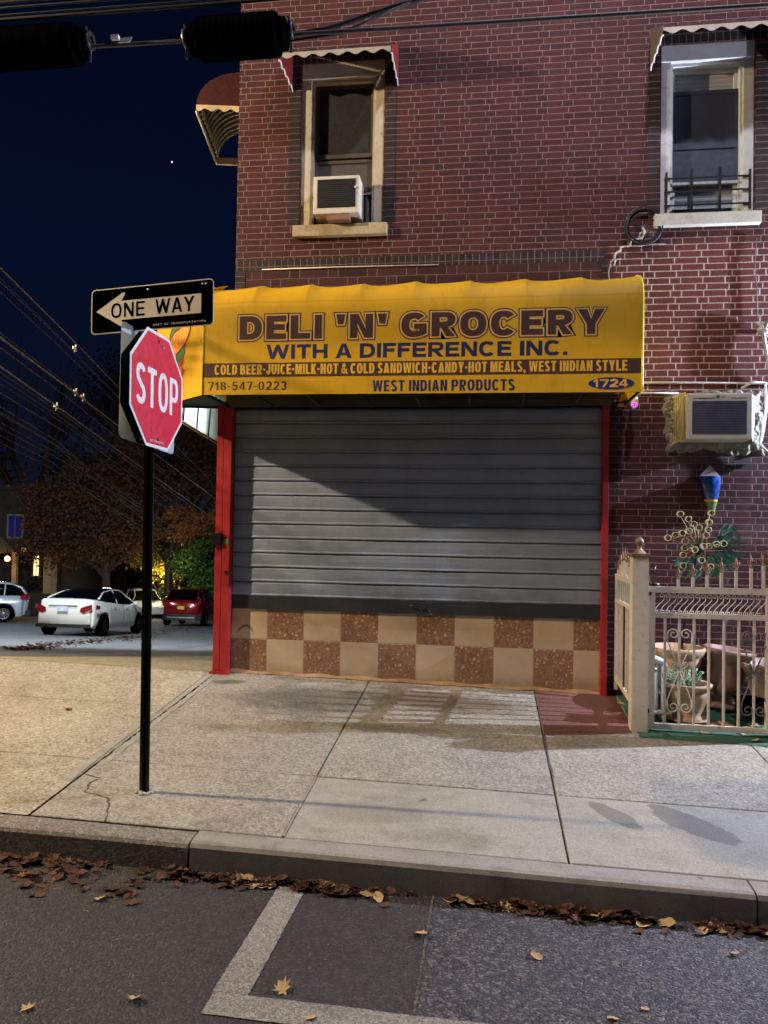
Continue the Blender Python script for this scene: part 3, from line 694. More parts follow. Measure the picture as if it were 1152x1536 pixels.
# roller shutter
def shut_z(z):
    return z
m = MB(); N = 13; z1 = 2.835; p = (2.835-.825)/N
prof = []
for i in range(N):
    zt = z1-i*p
    prof += [(0.034, zt), (.046, zt-.003), (.046, zt-.009), (.030, zt-.012), (.0245, zt-.024), (.022, zt-p*.5), (.0235, zt-p+.026), (.017, zt-p+.012), (.018, zt-p+.004)]
prof.append((.03, .825))
m.grid(lambda u, v: (u, prof[int(v)][0]+.0015*sin(u*3.1+int(v/9)*2.3)+.001*sin(u*11+int(v/9)*5.7)+.004*MNz.noise(Vector((u*2.2, int(v/9)*3.3, 1)))+.0025*MNz.noise(Vector((u*9, v*.5, 3))), prof[int(v)][1]-.004*sin(u*.8)+.003*MNz.noise(Vector((u*1.3, int(v/9)*4.1, 8)))), [.03+3.86*i/90 for i in range(91)], list(range(len(prof))), smooth=False)
t = NT('shutter_steel'); P = t.pos(); Z = t.sep(P)[2]
st = t.noise(t.scale(P, (2.5, 1, 14)), 5., 7., .75); n1 = t.noise(P, 2.5, 5.)
k = t.mix(t.mr(n1, .3, .7), lin('#7f8c9e'), lin('#909db0')); k = t.mix(t.mr(st, .55, .8, 0, .6), k, lin('#54524f'))
drip = t.noise(t.scale(P, (14, 1, .9)), 1.4, 6., .75); k = t.mix(t.mr(drip, .58, .75, 0, .4), k, lin('#4a4743'))
k = t.mix(t.mr(t.noise(t.scale(P, (1, 1, 3)), 13., 7., .8), .66, .74, 0, .7), k, lin('#39342f')); k = t.mix(t.mr(t.noise(t.scale(P, (1, 1, 6)), 6., 8., .85), .70, .76, 0, .5), k, lin('#b3b3ae'))
k = t.mix(t.M('MULTIPLY', t.mr(Z, 1.05, .82), t.mr(t.noise(P, 1.8, 6., .7), .42, .62, 0, .6)), k, lin('#3d3630'))
k = t.mix(t.mr(t.voro(t.scale(P, (1, 1, 2.2)), 3.2), .05, .02, 0, .6), k, lin('#3a3835'))
t.set(Base_Color=k, Roughness=t.mr(st, .3, .7, .42, .6), Metallic=.25, Specular_IOR_Level=.5); t.bump(t.noise(t.scale(P, (1, 1, 4)), 9., 5.), .35, .006)
M['shutter'] = t.m
sh = m.build('roller_shutter', M['shutter'], bld, label='grey steel roller shutter pulled down to the tiles')
m = MB(); m.box(.03, 3.89, .008, .05, .685, .824, .006); m.box(.03, 3.89, .0, .008, .682, .700)
m.build('bottom_rail', plain('shutter_rail', '#34383f', .5, .3, var=.2, dirt=('#20201f', .5)), sh)
m = MB(); m.tube([(1.94, -.004, .765), (1.95, -.02, .77), (2.1, -.02, .765), (2.11, -.004, .76)], .007, 6); m.tube([(2.06, -.012, .755), (2.09, -.02, .70), (2.19, -.02, .685), (2.15, -.015, .73)], .005, 6)
m.build('handle', M['darksteel'], sh)
m = MB(); m.box(-.04, 3.95, -.09, .2, 2.86, 3.05); m.box(-.04, 3.95, -.115, -.09, 2.83, 2.90, .004); m.build('shutter_box', plain('shutter_box_paint', '#363b42', .5, .2), bld)
# tiles under the shutter
t = NT('base_tiles'); P = t.pos(); X, Y, Z = t.sep(P)[:3]
cu = t.M('DIVIDE', t.M('SUBTRACT', X, .025-.4*10), .4); cv = t.M('DIVIDE', t.M('SUBTRACT', Z, .362-.4*4), .4)
iu, iv = t.M('FLOOR', cu), t.M('FLOOR', cv); par = t.M('MODULO', t.M('ADD', iu, iv), 2.)
fu, fv = t.M('FRACT', cu), t.M('FRACT', cv)
e = t.M('MULTIPLY', t.M('MINIMUM', t.M('MINIMUM', fu, t.M('SUBTRACT', 1., fu)), t.M('MINIMUM', fv, t.M('SUBTRACT', 1., fv))), .4)
big = t.noise(P, 4., 6., .7)
beige = t.mix(t.mr(big, .3, .7), lin('#b5a085'), lin('#c4af92')); beige = t.mix(t.mr(t.noise(P, 22., 8., .75), .55, .72, 0, .35), beige, lin('#8d7457'))
wz = t.n('TexVoronoi', feature='DISTANCE_TO_EDGE'); t.put(wz.inputs['Vector'], t.mix(.06, P, t.noise(P, 9., 4., .6, True))); wz.inputs['Scale'].default_value = 26
br = t.mix(t.mr(t.noise(P, 30., 6., .75), .35, .65), lin('#7d5b46'), lin('#a07c60'))
flo = t.M('MULTIPLY', t.mr(wz.outputs[0], .22, .34), t.mr(t.noise(P, 9., 3.), .42, .54))
br = t.mix(t.M('MULTIPLY', flo, .85), br, lin('#cfb090')); br = t.mix(t.mr(wz.outputs[0], .05, .01, 0, .6), br, lin('#50301f'))
k = t.mix(par, beige, br)
k = t.mix(t.mr(e, .0045, .003), k, lin('#a99676'))
k = t.mix(t.M('MULTIPLY', t.mr(Z, .12, .0), t.mr(t.noise(P, 5., 6., .7), .35, .6, .1, .7)), k, lin('#8b6d4c'))
sm = t.M('MULTIPLY', t.mr(t.M('ABSOLUTE', t.M('SUBTRACT', t.M('ADD', Z, t.M('MULTIPLY', t.M('POWER', t.M('ABSOLUTE', t.M('SUBTRACT', X, .19)), 2.), 9.)), .50)), .022, .008), t.mr(t.M('ABSOLUTE', t.M('SUBTRACT', X, .19)), .1, .06))
k = t.mix(t.M('MULTIPLY', sm, .8), k, lin('#3c352b'))
t.set(Base_Color=k, Roughness=t.mr(big, .3, .7, .3, .5)); t.bump(t.mr(e, .002, .006), .6, .004)
MB().box(.03, 3.89, .02, .2, -.4, .684).build('tiled_base', t.m, bld, label='beige and brown checkered tile wall under the shutter')
m = MB()   # mortar fillet at the foot of the tiles
m.grid(lambda u, v: (u, .02-v*.03*(1+.4*sin(u*9)+.3*sin(u*23)), zg(u, 0)+.002+(1-v)*.028*(1+.3*sin(u*14))), [.03+3.86*i/80 for i in range(81)], [0, .5, 1]); m.build('mortar_fillet', plain('fillet', '#9a7a52', .9, var=.25, sc=9), bld)
# red posts
m = MB(); m.box(-.135, -.062, -.085, .03, zg(0, 0)+.002, 2.86, .004); m.box(-.052, .03, -.10, .02, zg(0, 0)+.001, 2.86, .004); m.box(-.16, .045, -.12, .03, zg(0, 0)-.02, .018, .003)
lp = m.build('door_post', M['red'], bld, label='red post left of the shutter')
MB().box(-.062, -.052, -.07, .02, 0.02, 2.86).build('seam_strip', M['trimcream'], lp)
MB().box(-.17, -.05, -.13, -.101, 1.36, 1.49, .006).build('lock_box', M['blackmetal'], lp)
MB().box(-.035, .015, -.1035, -.1015, 1.37, 1.43).build('sticker', plain('sticker_green', '#4f8a4a', .5), lp)
MB().obox((-.0, -.103, 1.07), (.014, 0, .01), (0, .003, 0), (-.01, 0, .018)).build('key_plate', M['blackmetal'], lp)
m = MB(); m.box(3.885, 3.945, -.06, .02, zg(3.9, 0)-.02, 2.86, .004)
m.build('door_post', M['red'], bld, label='red post right of the shutter')
# right end: cables pinned to the wall
def zwall(o): return o

# ------------------------------------------------------------------ shop awning
aw = thing('shop_awning', 'yellow fabric shop awning with a deli and grocery sign printed along its front', 'awning', (2.05, -.45, 2.82))
def vinyl(name, a, b):
    t = NT(name); P = t.pos(); n = t.noise(P, 2.2, 5.); 
    wv = t.noise(t.scale(P, (1, 1, .35)), 6., 6., .7)
    k = t.mix(t.mr(n, .3, .7), lin(a), lin(b)); k = t.mix(t.mr(wv, .52, .75, 0, .35), k, lin('#8a6a1a'))
    k = t.mix(t.mr(t.noise(t.scale(P, (9, 9, .8)), 2., 6., .7), .6, .75, 0, .2), k, lin('#6f5a24'))
    k = t.mix(t.mr(t.M('ABSOLUTE', t.M('SUBTRACT', t.sep(P)[2], t.mr(t.noise(P, 1.5), .3, .7, 3.70, 3.72))), .012, .0, 0, .25), k, lin('#7a5c18'))
    t.set(Base_Color=k, Roughness=.6, Specular_IOR_Level=.3)
    t.bump(t.M('ADD', t.M('MULTIPLY', t.noise(P, 2.2, 3.), 1.), t.M('MULTIPLY', t.noise(P, 260., 2.), .03)), .35, .02)
    tr = t.n('BsdfTranslucent'); t.put(tr.inputs[0], k); mx = t.n('MixShader'); mx.inputs[0].default_value = .12
    t.t.links.new(t.b.outputs[0], mx.inputs[1]); t.t.links.new(tr.outputs[0], mx.inputs[2]); t.t.links.new(mx.outputs[0], t.out.inputs[0])
    return t.m
M['vinyl'] = vinyl('awning_vinyl', '#d9a518', '#e0af1e')
ZB, ZV = 2.825, 3.70
path = [(0, -.9, 2.825), (0, -.9, 2.9), (0, -.9, 3.1), (0, -.9, 3.3), (0, -.9, 3.5), (0, -.9, 3.66), (0, -.893, 3.73), (0, -.87, 3.80), (0, -.82, 3.865), (0, -.74, 3.915), (0, -.62, 3.96), (0, -.4, 4.01), (0, -.02, 4.05)]
ribs = [0.0]+[4.1-.515*k for k in range(7, -1, -1)]
def sag(x):
    for a, b in zip(ribs, ribs[1:]):
        if a <= x <= b: t_ = (x-a)/(b-a); return (1-(1-t_)**6)*(1-t_**1.6)*1.15
    return 0
def fs_(u, v):
    x = u; _, y, z = path[int(v)]
    f = max(0, min(1, (z-3.6)/.3))
    s = sag(x)*f
    return (x, y+s*.02, z-s*.028 + (.004*sin(x*5+v) if 0 < v < 12 else 0))
us = sorted(set([4.1*i/120 for i in range(121)]+ribs))
m = MB(); m.grid(fs_, us, list(range(len(path))))
fab = m.build('fascia_fabric', M['vinyl'], aw)
# chamfered corner panel and the long side fascia, top edges follow the same roll
P0, P1, P2 = Vector((0, -.9, 0)), Vector((-.82, -.13, 0)), Vector((-1.62, 4.6, 0))
def side(Pa, Pb, inw, n, z1=2.825):
    m = MB(); inw = Vector(inw)
    def f(u, v):
        _, y, z = path[int(v)]; k = (y+.9)
        p = Pa.lerp(Pb, u)+inw*k; return (p.x, p.y, z-.03*sin(pi*u)*(v > 5))
    m.grid(f, [i/n for i in range(n+1)], list(range(len(path)-2))); return m
side(P0, P1, (.55, .9, 0), 16).build('corner_panel', M['vinyl'], aw)
side(P1, P2, (.9, .1, 0), 24).build('side_fascia', M['vinyl'], aw)
m = MB(); m.add([(4.1, -.9, 2.825)]+[(4.1, y, z) for _, y, z in path]+[(4.1, -.02, 2.825)], [tuple(range(0, 15))]); m.build('end_panel', M['vinyl'], aw)
pm_ = plain('piping_yellow', '#e6cf3a', .4, bump=0)
MB().tube([(4.1, y, z) for _, y, z in path], .011, 6).build('piping', pm_, aw); MB().tube([(0, -.903, 2.83), (0, -.903, 3.7)], .006, 5).build('piping', pm_, aw)
m = MB()
for x in ribs: m.tube([(min(x, 4.085), -.885, 2.84), (min(x, 4.085), -.03, 2.84)], .013, 6); m.tube([(min(x, 4.085), -.885, 2.84), (min(x, 4.085), -.885, 3.66), (min(x, 4.085), -.80, 3.8), (min(x, 4.085), -.03, 4.0)], .011, 6)
m.tube([(0, -.885, 2.838), (4.085, -.885, 2.838)], .014, 6); m.tube([P0+Vector((.02, .03, 2.838)), P1+Vector((.03, .0, 2.838)), P2+Vector((.03, 0, 2.838))], .014, 6)
m.tube([(-.05, -.03, 2.838), P1+Vector((.03, .0, 2.838))], .012, 6)
for k in range(6):
    q = P1.lerp(P2, k/6+.08); m.tube([q+Vector((.03, 0, 2.84)), q+Vector((.06, .0, 3.3)), q+Vector((.25, 0, 3.7)), q+Vector((.85, .1, 3.9))], .012, 6)
m.build('frame', plain('awning_frame', '#26303a', .5, .4), aw)
m = MB()
for k in range(7):
    q0 = P1.lerp(P2, k/7+.004)+Vector((.022, .0, 0)); q1 = P1.lerp(P2, (k+1)/7-.004)+Vector((.022, 0, 0))
    m.add([q0+Vector((0, 0, 2.835)), q1+Vector((0, 0, 2.835)), q1+Vector((0, 0, 3.62)), q0+Vector((0, 0, 3.62))], [(0, 1, 2, 3)])
m.build('lining', plain('lining_white', '#dfe6e0', .7, var=.05), aw)
m = MB(); m.add([P0+Vector((0.03, .04, 2.85)), P1+Vector((.05, .02, 2.85)), (-.06, -.02, 2.85), (.02, -.12, 2.85)], [(0, 1, 2, 3)]); m.build('corner_soffit', plain('soffit_green', '#12331c', .6), aw)
# lettering on the front
A0 = (-.9); XX, ZZ = (1, 0, 0), (0, 0, 1)
def awt(name, s, mat, x0, x1, za, zb, y=0., **k):
    return text(name, s, mat, aw, (x0, A0-.001-y, za), XX, ZZ, x1-x0, zb-za, layer=.0, **k)
L1 = "DELI 'N' GROCERY"
def awc(name, st, mat, x0, x1, za, zb, y=0., **k): return caps(name, st, mat, aw, (x0, A0-.001-y, za), XX, ZZ, x1-x0, zb-za, **k)
for nm, mt_, g_, dy in (('lettering_outline', M['navy'], .024, 0.), ('lettering_inline', M['cream_print'], .0135, .0012), ('lettering', M['brown'], .0, .0024)):
    awc(nm, L1, mt_, .362, 3.768, 3.352, 3.578, y=dy, t=.33, cw=1.02, gap=.20, space=.42, v=.25, grow=g_)
awc('lettering', 'WITH A DIFFERENCE INC.', M['navy'], .632, 3.442, 3.163, 3.300, t=.27, cw=1.02, gap=.13, space=.42, v=.22)
MB().box(.0, 4.095, -.9025, -.9005, 2.995, 3.128).build('printed_band', M['brown'], aw)
awc('lettering', 'COLD BEER\u2022JUICE\u2022MILK\u2022HOT & COLD SANDWICH\u2022CANDY\u2022HOT MEALS, WEST INDIAN STYLE', M['yel_print'], .12, 3.968, 3.016, 3.112, y=.003, t=.21, cw=.56, gap=.10, space=.24, v=.17)
awc('lettering', 'WEST INDIAN PRODUCTS', M['navy'], 1.662, 2.975, 2.846, 2.950, t=.21, cw=.60, gap=.12, space=.28, v=.17)
awc('lettering', '718-547-0223', M['brown'], .057, .836, 2.868, 2.948, t=.21, cw=.66, gap=.16, space=.28, v=.11)
m = MB(); m.prism([(.2*cos(2*pi*i/32), .055*sin(2*pi*i/32)) for i in range(32)], (3.83, -.9008, 2.903), (1, 0, 0), (0, 0, 1), (0, -.002, 0)); m.build('house_number_oval', plain('blue_print', '#16206a', .6, bump=0), aw)
awc('lettering', '1724', M['yel_print'], 3.675, 3.975, 2.868, 2.94, y=.004, t=.27, cw=.95, gap=.10, v=.2)
# picture on the chamfered corner: a green leaf shape with an orange basket and red ribbon
D = (P1-P0).normalized(); Nn = Vector((-D.y, D.x, 0)); Nn = Nn if Nn.y < 0 else -Nn
E_ = -D    # left to right as read from outside
def cp(u, z, o=.004): return P1-D*u+Nn*o+Vector((0, 0, z))
def cpoly(name, poly, mat, o):
    m = MB(); a = [cp(u, z, o) for u, z in poly]; m.add(a, [tuple(range(len(a)))]); return m.build(name, mat, aw)
Lc = (P1-P0).length
for z in (2.84,): pass
gr_ = plain('print_green', '#3f7f45', .6, bump=0); og_ = plain('print_orange', '#dd8a1c', .6, bump=0); rd_ = plain('print_red', '#b5381f', .6, bump=0)
cpoly('printed_leaf', [(.30, 3.30), (.34, 3.55), (.52, 3.74), (.70, 3.55), (.72, 3.30), (.55, 3.06)], M['brown'], .002)
cpoly('printed_leaf', [(.32, 3.31), (.36, 3.54), (.52, 3.70), (.68, 3.54), (.70, 3.31), (.55, 3.10)], gr_, .003)
cpoly('printed_basket', [(.30, 3.30), (.27, 3.42), (.36, 3.50), (.45, 3.56), (.60, 3.58), (.72, 3.64), (.86, 3.62), (.85, 3.50), (.74, 3.38), (.5, 3.29)], M['brown'], .005)
cpoly('printed_basket', [(.32, 3.32), (.29, 3.41), (.37, 3.48), (.46, 3.54), (.60, 3.56), (.72, 3.62), (.84, 3.60), (.83, 3.51), (.73, 3.40), (.5, 3.31)], og_, .0065)
for k_ in range(6):
    u_ = .36+.08*k_; cpoly('printed_basket', [(u_, 3.36+.022*k_), (u_+.02, 3.36+.022*k_), (u_+.05, 3.50+.018*k_), (u_+.03, 3.50+.018*k_)], M['cream_print'], .008)
cpoly('printed_ribbon', [(.42, 3.10), (.52, 3.12), (.60, 3.24), (.70, 3.30), (.66, 3.16), (.74, 3.12), (.66, 3.06), (.60, 2.98), (.54, 3.04)], rd_, .005)
cpoly('printed_ribbon', [(.62, 3.04), (.66, 3.03), (.66, 3.18), (.62, 3.17)], og_, .0065)
caps('lettering', 'T', M['brown'], aw, cp(.60, 2.92, .0), -D, ZZ, .075, .115, t=.28, cw=.8, layer=-.004)
# lit tube lamp behind the side fascia
m = MB(); pa, pb = P1.lerp(P2, .22)+Vector((.55, 0, 3.35)), P1.lerp(P2, .55)+Vector((.55, 0, 3.35)); m.tube([pa, pb], .02, 8)
TUBE_MID = tuple((pa+pb)/2+Vector((-.12, 0, -.05)))
lampo = thing('tube_light', 'white tube light glowing under the side of the yellow awning', 'light', tuple(pa))
m.build('tube', emit('tube_glow', '#d8fff4', 40), lampo)
mm = MB(); mm.tube([pa+Vector((.0, 0, .04)), pb+Vector((0, 0, .04))], .03, 6); mm.build('housing', M['signwhite'], lampo)

# ------------------------------------------------------------------ window awnings
def hood(x0, x1, zb_, label, wing='#7a2420'):
    r = thing('window_awning', label, 'awning', ((x0+x1)/2, -.28, zb_), group='metal awnings over the upper windows')
    n = 60; ph = 11
    m = MB()
    def f(u, v):
        x = x0+(x1-x0)*u; y = -.56+.56*v; z = zb_+.015+(.36*v**.8)
        return (x, y, z+.012*sin(u*2*pi*ph/2))
    m.grid(f, [i/n for i in range(n+1)], [0, .25, .5, .75, 1.]); m.build('hood_panel', plain('hood_top', '#3a2020', .6, var=.15), r)
    m = MB(); vs = []
    for i in range(n+1):
        u = i/n; x = x0+(x1-x0)*u; c = .022*cos(u*2*pi*(ph/2+1))
        vs += [(x, -.562, zb_+.022), (x, -.565, zb_-.025+c*.8)]
    m.add(vs, [(2*i, 2*i+2, 2*i+3, 2*i+1) for i in range(n)]); m.build('valance', plain('valance_paint', '#9c9384', .6, var=.15), r)
    for xx in (x0-.004, x1+.004):
        m = MB(); pts = [(-.56, zb_-.02), (-.56, zb_+.04), (0, zb_+.38), (0, zb_-.07)]; k = 12
        pts += [(-.0-.56*j/k, zb_-.03-.02*math.cos(j*2.1)+.0*j) for j in range(1, k)]
        m.prism([(a, b) for a, b in pts], (xx, 0, 0), (0, 1, 0), (0, 0, 1), (.004 if xx > x0 else -.004, 0, 0)); m.build('side_wing', plain('hood_wing', wing, .5, var=.15), r)
        m = MB(); m.tube([(xx+.003, -.0-.565*j/k, zb_-.035-.02*math.cos(j*2.1)) for j in range(k+1)], .008, 5); m.build('wing_edge', M['signwhite'], r)
hood(.60, 1.735, 6.315, 'small metal awning with a scalloped edge over the left upper window')
hood(4.325, 5.46, 6.31, 'small metal awning with a scalloped edge over the right upper window', '#5a5553')
# domed awning round the corner on the flank
db = Vector((-.17*.8, .8, 0)); dn = Vector((-1, -.17, 0)).normalized(); dt = Vector((-.17, 1, 0)).normalized()
r = thing('dome_awning', 'dark red domed awning on the side wall seen past the brick corner', 'awning', tuple(db+Vector((-.3, .5, 6.6))))
m = MB(); base = db+dt*.0
arc = [(.64*cos(a)**.8, .42*sin(a)) for a in [i*pi/2/10 for i in range(11)]]
z0 = 6.58
def dome(u, v):
    a = arc[int(v)]; p = base+dt*(u*1.3)+dn*(a[0]); return (p.x, p.y, z0+a[1])
m.grid(dome, [i/10 for i in range(11)], list(range(11)))
vs = [base+dn*a[0]+Vector((0, 0, z0+a[1])) for a in arc]+[base+Vector((0, 0, z0))]; m.add(vs, [tuple(range(len(vs)))])
m.build('dome_shell', plain('dome_red', '#3c0e11', .6, var=.15), r)
m = MB(); vs = []
for i in range(25):
    q = base+dn*(.64*i/24); vs += [q+Vector((0, 0, z0+.005))-dt*.004, q+Vector((0, 0, z0-.055-.018*cos(i*1.1)))-dt*.004]
m.add(vs, [(2*i, 2*i+2, 2*i+3, 2*i+1) for i in range(24)])
m.add([base+dn*.64+Vector((0, 0, z0))+dt*k*1.3+Vector((0, 0, -dz)) for k in (0, 1) for dz in (0, .08)], [(0, 1, 3, 2)])
m.add([base+dt*1.3+dn*(.64*k)+Vector((0, 0, z0-dz)) for k in (0, 1) for dz in (0, .10)], [(0, 1, 3, 2)])
m.build('valance', plain('dome_valance', '#c8b48e', .6), r)
m = MB()
for k in range(12):
    q = base+dt*(.08+k*.105); m.tube([q+dn*a[0]*.96+Vector((0, 0, z0+a[1]*.94-.02)) for a in arc], .016, 5)
m.tube([base+dn*.635+Vector((0, 0, z0-.08)), base+dn*.635+dt*1.3+Vector((0, 0, z0-.08))], .016, 6)
m.build('ribs', plain('dome_ribs', '#b9c2a6', .5, .3), r)
MB().box(-.33, -.14, 1.2, 1.23, 5.55, 5.585).build('wall_bracket', M['signtan'], None, label='short pale bracket poking from the side wall against the sky', cat='bracket')

# ------------------------------------------------------------------ air conditioners
ac = thing('air_conditioner', 'old white air conditioner with a dark front sitting in the left upper window', 'air conditioner', (1.13, -.1, 4.82))
m = MB(); x0, x1, za, zb_ = .885, 1.375, 4.85, 5.245; yF = -.17
m.box(x0, x1, yF, .12, za, zb_, .012); m.build('casing', M['acwhite'], ac)
m = MB(); m.box(x0+.045, x1-.04, yF-.006, yF+.01, za+.06, zb_-.035, .004)
for i in range(14): m.box(x0+.05, x1-.045, yF-.011, yF-.006, za+.07+i*.021, za+.077+i*.021)
m.build('grille', plain('ac_dark', '#1b1a20', .6, var=.2), ac)
MB().obox((1.345, yF-.015, 5.12), (.02, 0, .012), (0, .004, 0), (-.004, 0, .008)).build('knob', M['acwhite'], ac)
MB().box(1.03, 1.27, -.16, .1, 4.788, 4.848, .004).build('support_block', plain('wood', '#7a5a44', .7), ac)
ac2 = thing('air_conditioner', 'white air conditioner with a louvred front set through the brick wall', 'air conditioner', (5.0, -.15, 2.45))
x0, x1, za, zb_ = 4.625, 5.235, 2.47, 2.915; yF = -.30; t_ = 0
m = MB(); m.box(x0, x1, yF, .05, za, zb_, .015); m.build('casing', M['acwhite'], ac2)
m = MB(); m.box(x0+.055, x1-.055, yF-.006, yF+.01, za+.055, zb_-.075, .003); m.build('grille_back', M['acdark'], ac2)
m = MB()
for i in range(20): m.box(x0+.06, x1-.06, yF-.012, yF-.006, za+.066+i*.0155, za+.071+i*.0155)
m.build('louvres', plain('louvre', '#6d6f84', .5), ac2)
m = MB(); m.box(x0+.06, x0+.26, yF-.004, yF+.002, zb_-.052, zb_-.047); m.box(x1-.2, x1-.06, yF-.004, yF+.002, zb_-.052, zb_-.047)
m.prism([(.016*cos(i*pi/8), .016*sin(i*pi/8)) for i in range(16)], ((x0+x1)/2-.015, yF-.001, zb_-.035), (1, 0, 0), (0, 0, 1), (0, -.002, 0)); m.build('trim_lines', M['acdark'], ac2)
text('logo', 'LG', M['acdark'], ac2, ((x0+x1)/2+.012, yF-.0015, zb_-.046), XX, ZZ, .035, .022, bold=.02, layer=0)
m = MB()   # folding side curtain on the left, pinned to the wall
m.box(4.545, 4.565, -.02, .0, 2.44, 2.93)
for i in range(6): m.box(4.57+i*.007, 4.573+i*.007, -.05-.04*i, -.02-.04*i, 2.46+.006*i, 2.92)
m.add([(4.55, -.01, 2.93), (4.625, -.28, 2.93), (4.625, -.28, 2.91), (4.55, -.01, 2.91)], [(0, 1, 2, 3)]); m.add([(4.55, -.01, 2.45), (4.625, -.28, 2.47), (4.625, -.28, 2.49), (4.55, -.01, 2.47)], [(0, 1, 2, 3)])
m.build('side_curtain', plain('curtain_cream', '#c9c290', .6), ac2)
m = MB(); m.add([(5.24, -.27, 2.5), (5.33, -.02, 2.46), (5.35, -.02, 2.92), (5.24, -.27, 2.9)], [(0, 1, 2, 3)])
m.build('side_filler', plain('filler_white', '#cdd6d0', .6, var=.15, sc=20), ac2)

# ------------------------------------------------------------------ wall fittings
sc_ = thing('security_camera', 'white dome security camera at the right end of the yellow awning', 'camera', (4.16, -.12, 2.86))
m = MB(); m.sphere((4.165, -.16, 2.85), .052, 8, (.85, 1, 1.35)); m.build('housing', plain('cam_white', '#c9c7cc', .35, bump=0), sc_)
m = MB(); m.lathe([(.001, -.002), (.030, 0), (.032, .01), (.02, .014)], (4.155, -.215, 2.815), 16, Matrix.Rotation(radians(60), 3, 'X')); m.build('infrared_ring', emit('ir_pink', '#d060d0', 1.2), sc_)
MB().sphere((4.155, -.226, 2.808), .012, 6).build('lens', M['black'], sc_)
m = MB(); m.tube([(4.165, -.14, 2.9), (4.165, .0, 2.93)], .015, 6); m.build('bracket', M['signwhite'], sc_)
sn = MB(); sn.obox((4.07, -.12, 2.88), (.035, 0, .0), (0, .02, 0), (.015, 0, .06)); sn.build('warning_plate', plain('plate_yellow', '#dca022', .5), None, label='small yellow plate hanging under the awning beside the white camera', cat='plate')
m = MB(); m.tube([(3.96, -.12, 2.86), (4.0, -.14, 2.80), (4.05, -.12, 2.78), (4.0, -.1, 2.74), (3.97, -.12, 2.80)], .012, 6); m.tube([(3.95, -.1, 2.85), (4.10, -.15, 2.86)], .014, 6)
m.build('awning_bracket', M['blackmetal'], None, label='black bracket with loose wire below the right awning corner', cat='bracket')
def conduit(pts, r, mat, label, name='conduit', cat='pipe'):
    m = MB(); m.tube(pts, r, 6); return m.build(name, mat, None, label=label, cat=cat)
conduit([(4.11, -.02, 3.075), (4.6, -.02, 3.07), (5.2, -.02, 3.06), (6.6, -.02, 3.03)], .011, M['cablewhite'], 'upper thin cream conduit running right from the awning across the bricks')
conduit([(4.11, -.02, 2.97), (4.62, -.02, 2.965)], .011, M['cablewhite'], 'short cream conduit running from the awning to the cement patch')
conduit([(5.36, -.03, 3.66), (5.40, -.04, 3.60), (5.43, -.05, 3.4), (5.46, -.05, 3.2), (5.60, -.05, 3.05)], .018, M['cablewhite'], 'thick white cable drooping on the bricks above the wall air conditioner', 'cable', 'cable')
m = MB(); m.tube([(5.2, -.06, 3.0), (5.30, -.08, 3.06), (5.42, -.07, 3.05), (5.43, -.07, 2.8), (5.40, -.06, 2.55), (5.38, -.05, 2.45), (5.45, -.05, 2.38), (5.6, -.05, 2.38)], .014, 6)
m.build('cable', M['cablewhite'], None, label='white cable looping down beside the wall air conditioner', cat='cable')
m = MB(); m.tube([(5.34, -.03, 3.66+.0), (5.38, -.04, 3.62), (5.46, -.05, 3.68), (5.40, -.05, 3.52), (5.5, -.05, 3.5)], .012, 6); m.tube([(5.36, -.03, 3.58), (5.5, -.04, 3.56)], .03, 8); m.build('cable_junction', M['cablewhite'], None, label='white cable junction on the bricks at the right edge', cat='junction')
m = MB(); m.tube([(5.35, -.015, 4.5), (5.33, -.02, 4.25), (5.35, -.02, 4.0), (5.36, -.02, 3.7)], .006, 5); m.build('cable', M['cablegrey'], None, label='thin dark cable hanging down the bricks below the right window', cat='cable')
cc = MB()
for k in range(5):
    R = .152+.01*k; ox, oz = random.uniform(-.008, .008), random.uniform(-.01, .01)
    cc.tube([(4.262+ox+R*cos(a)*.98, -.03-.007*k, 4.645+oz+R*sin(a)) for a in [2*pi*i/30 for i in range(30)]], .0065, 5, closed=True)
cc.tube([(4.26, -.03, 4.51), (4.28, -.05, 4.56), (4.32, -.05, 4.60), (4.30, -.04, 4.65)], .01, 5); cc.tube([(4.1, -.02, 4.71), (4.2, -.03, 4.72), (4.41, -.03, 4.71)], .006, 5)
cc.build('cable_coil', M['cable'], None, label='coil of black cable hung on the bricks by the right window sill', cat='cable')
m = MB(); m.tube([(.3, -.012, 4.334), (1.1, -.014, 4.336), (2.2, -.012, 4.33)], .006, 5); m.build('cable', M['signtan'], None, label='thin pale cable stapled along the dark brick band above the awning', cat='cable')

# wall vase
wv = thing('wall_vase', 'blue ceramic cone wall vase with white back plate and green tip', 'vase', (4.94, -.03, 2.0))
def cone(name, zs_, mat):
    m = MB(); n = 12; vs = []
    for z, r in zs_:
        for i in range(n+1): a = pi+pi*i/n; vs.append((4.925+(2.13-z)*.06+r*cos(a), r*sin(a)*.9, z))
    m.add(vs, [(j*(n+1)+i, j*(n+1)+i+1, (j+1)*(n+1)+i+1, (j+1)*(n+1)+i) for j in range(len(zs_)-1) for i in range(n)], True); return m.build(name, mat, wv)
g1 = NT('glaze_blue'); g1.set(Base_Color=g1.mix(g1.mr(g1.noise(g1.pos(), 30.), .4, .6), lin('#16306f'), lin('#2b4a92')), Roughness=.12, Coat_Weight=.6)
cone('cup', [(2.135, .10), (2.10, .104), (2.02, .094), (1.94, .075), (1.905, .062)], g1.m)
cone('rim_band', [(1.905, .064), (1.885, .060)], plain('glaze_yellow', '#c9a13c', .2))
cone('tip', [(1.885, .058), (1.80, .035), (1.74, .014), (1.73, .003)], plain('glaze_green', '#5f7a4a', .2, var=.3, sc=20))
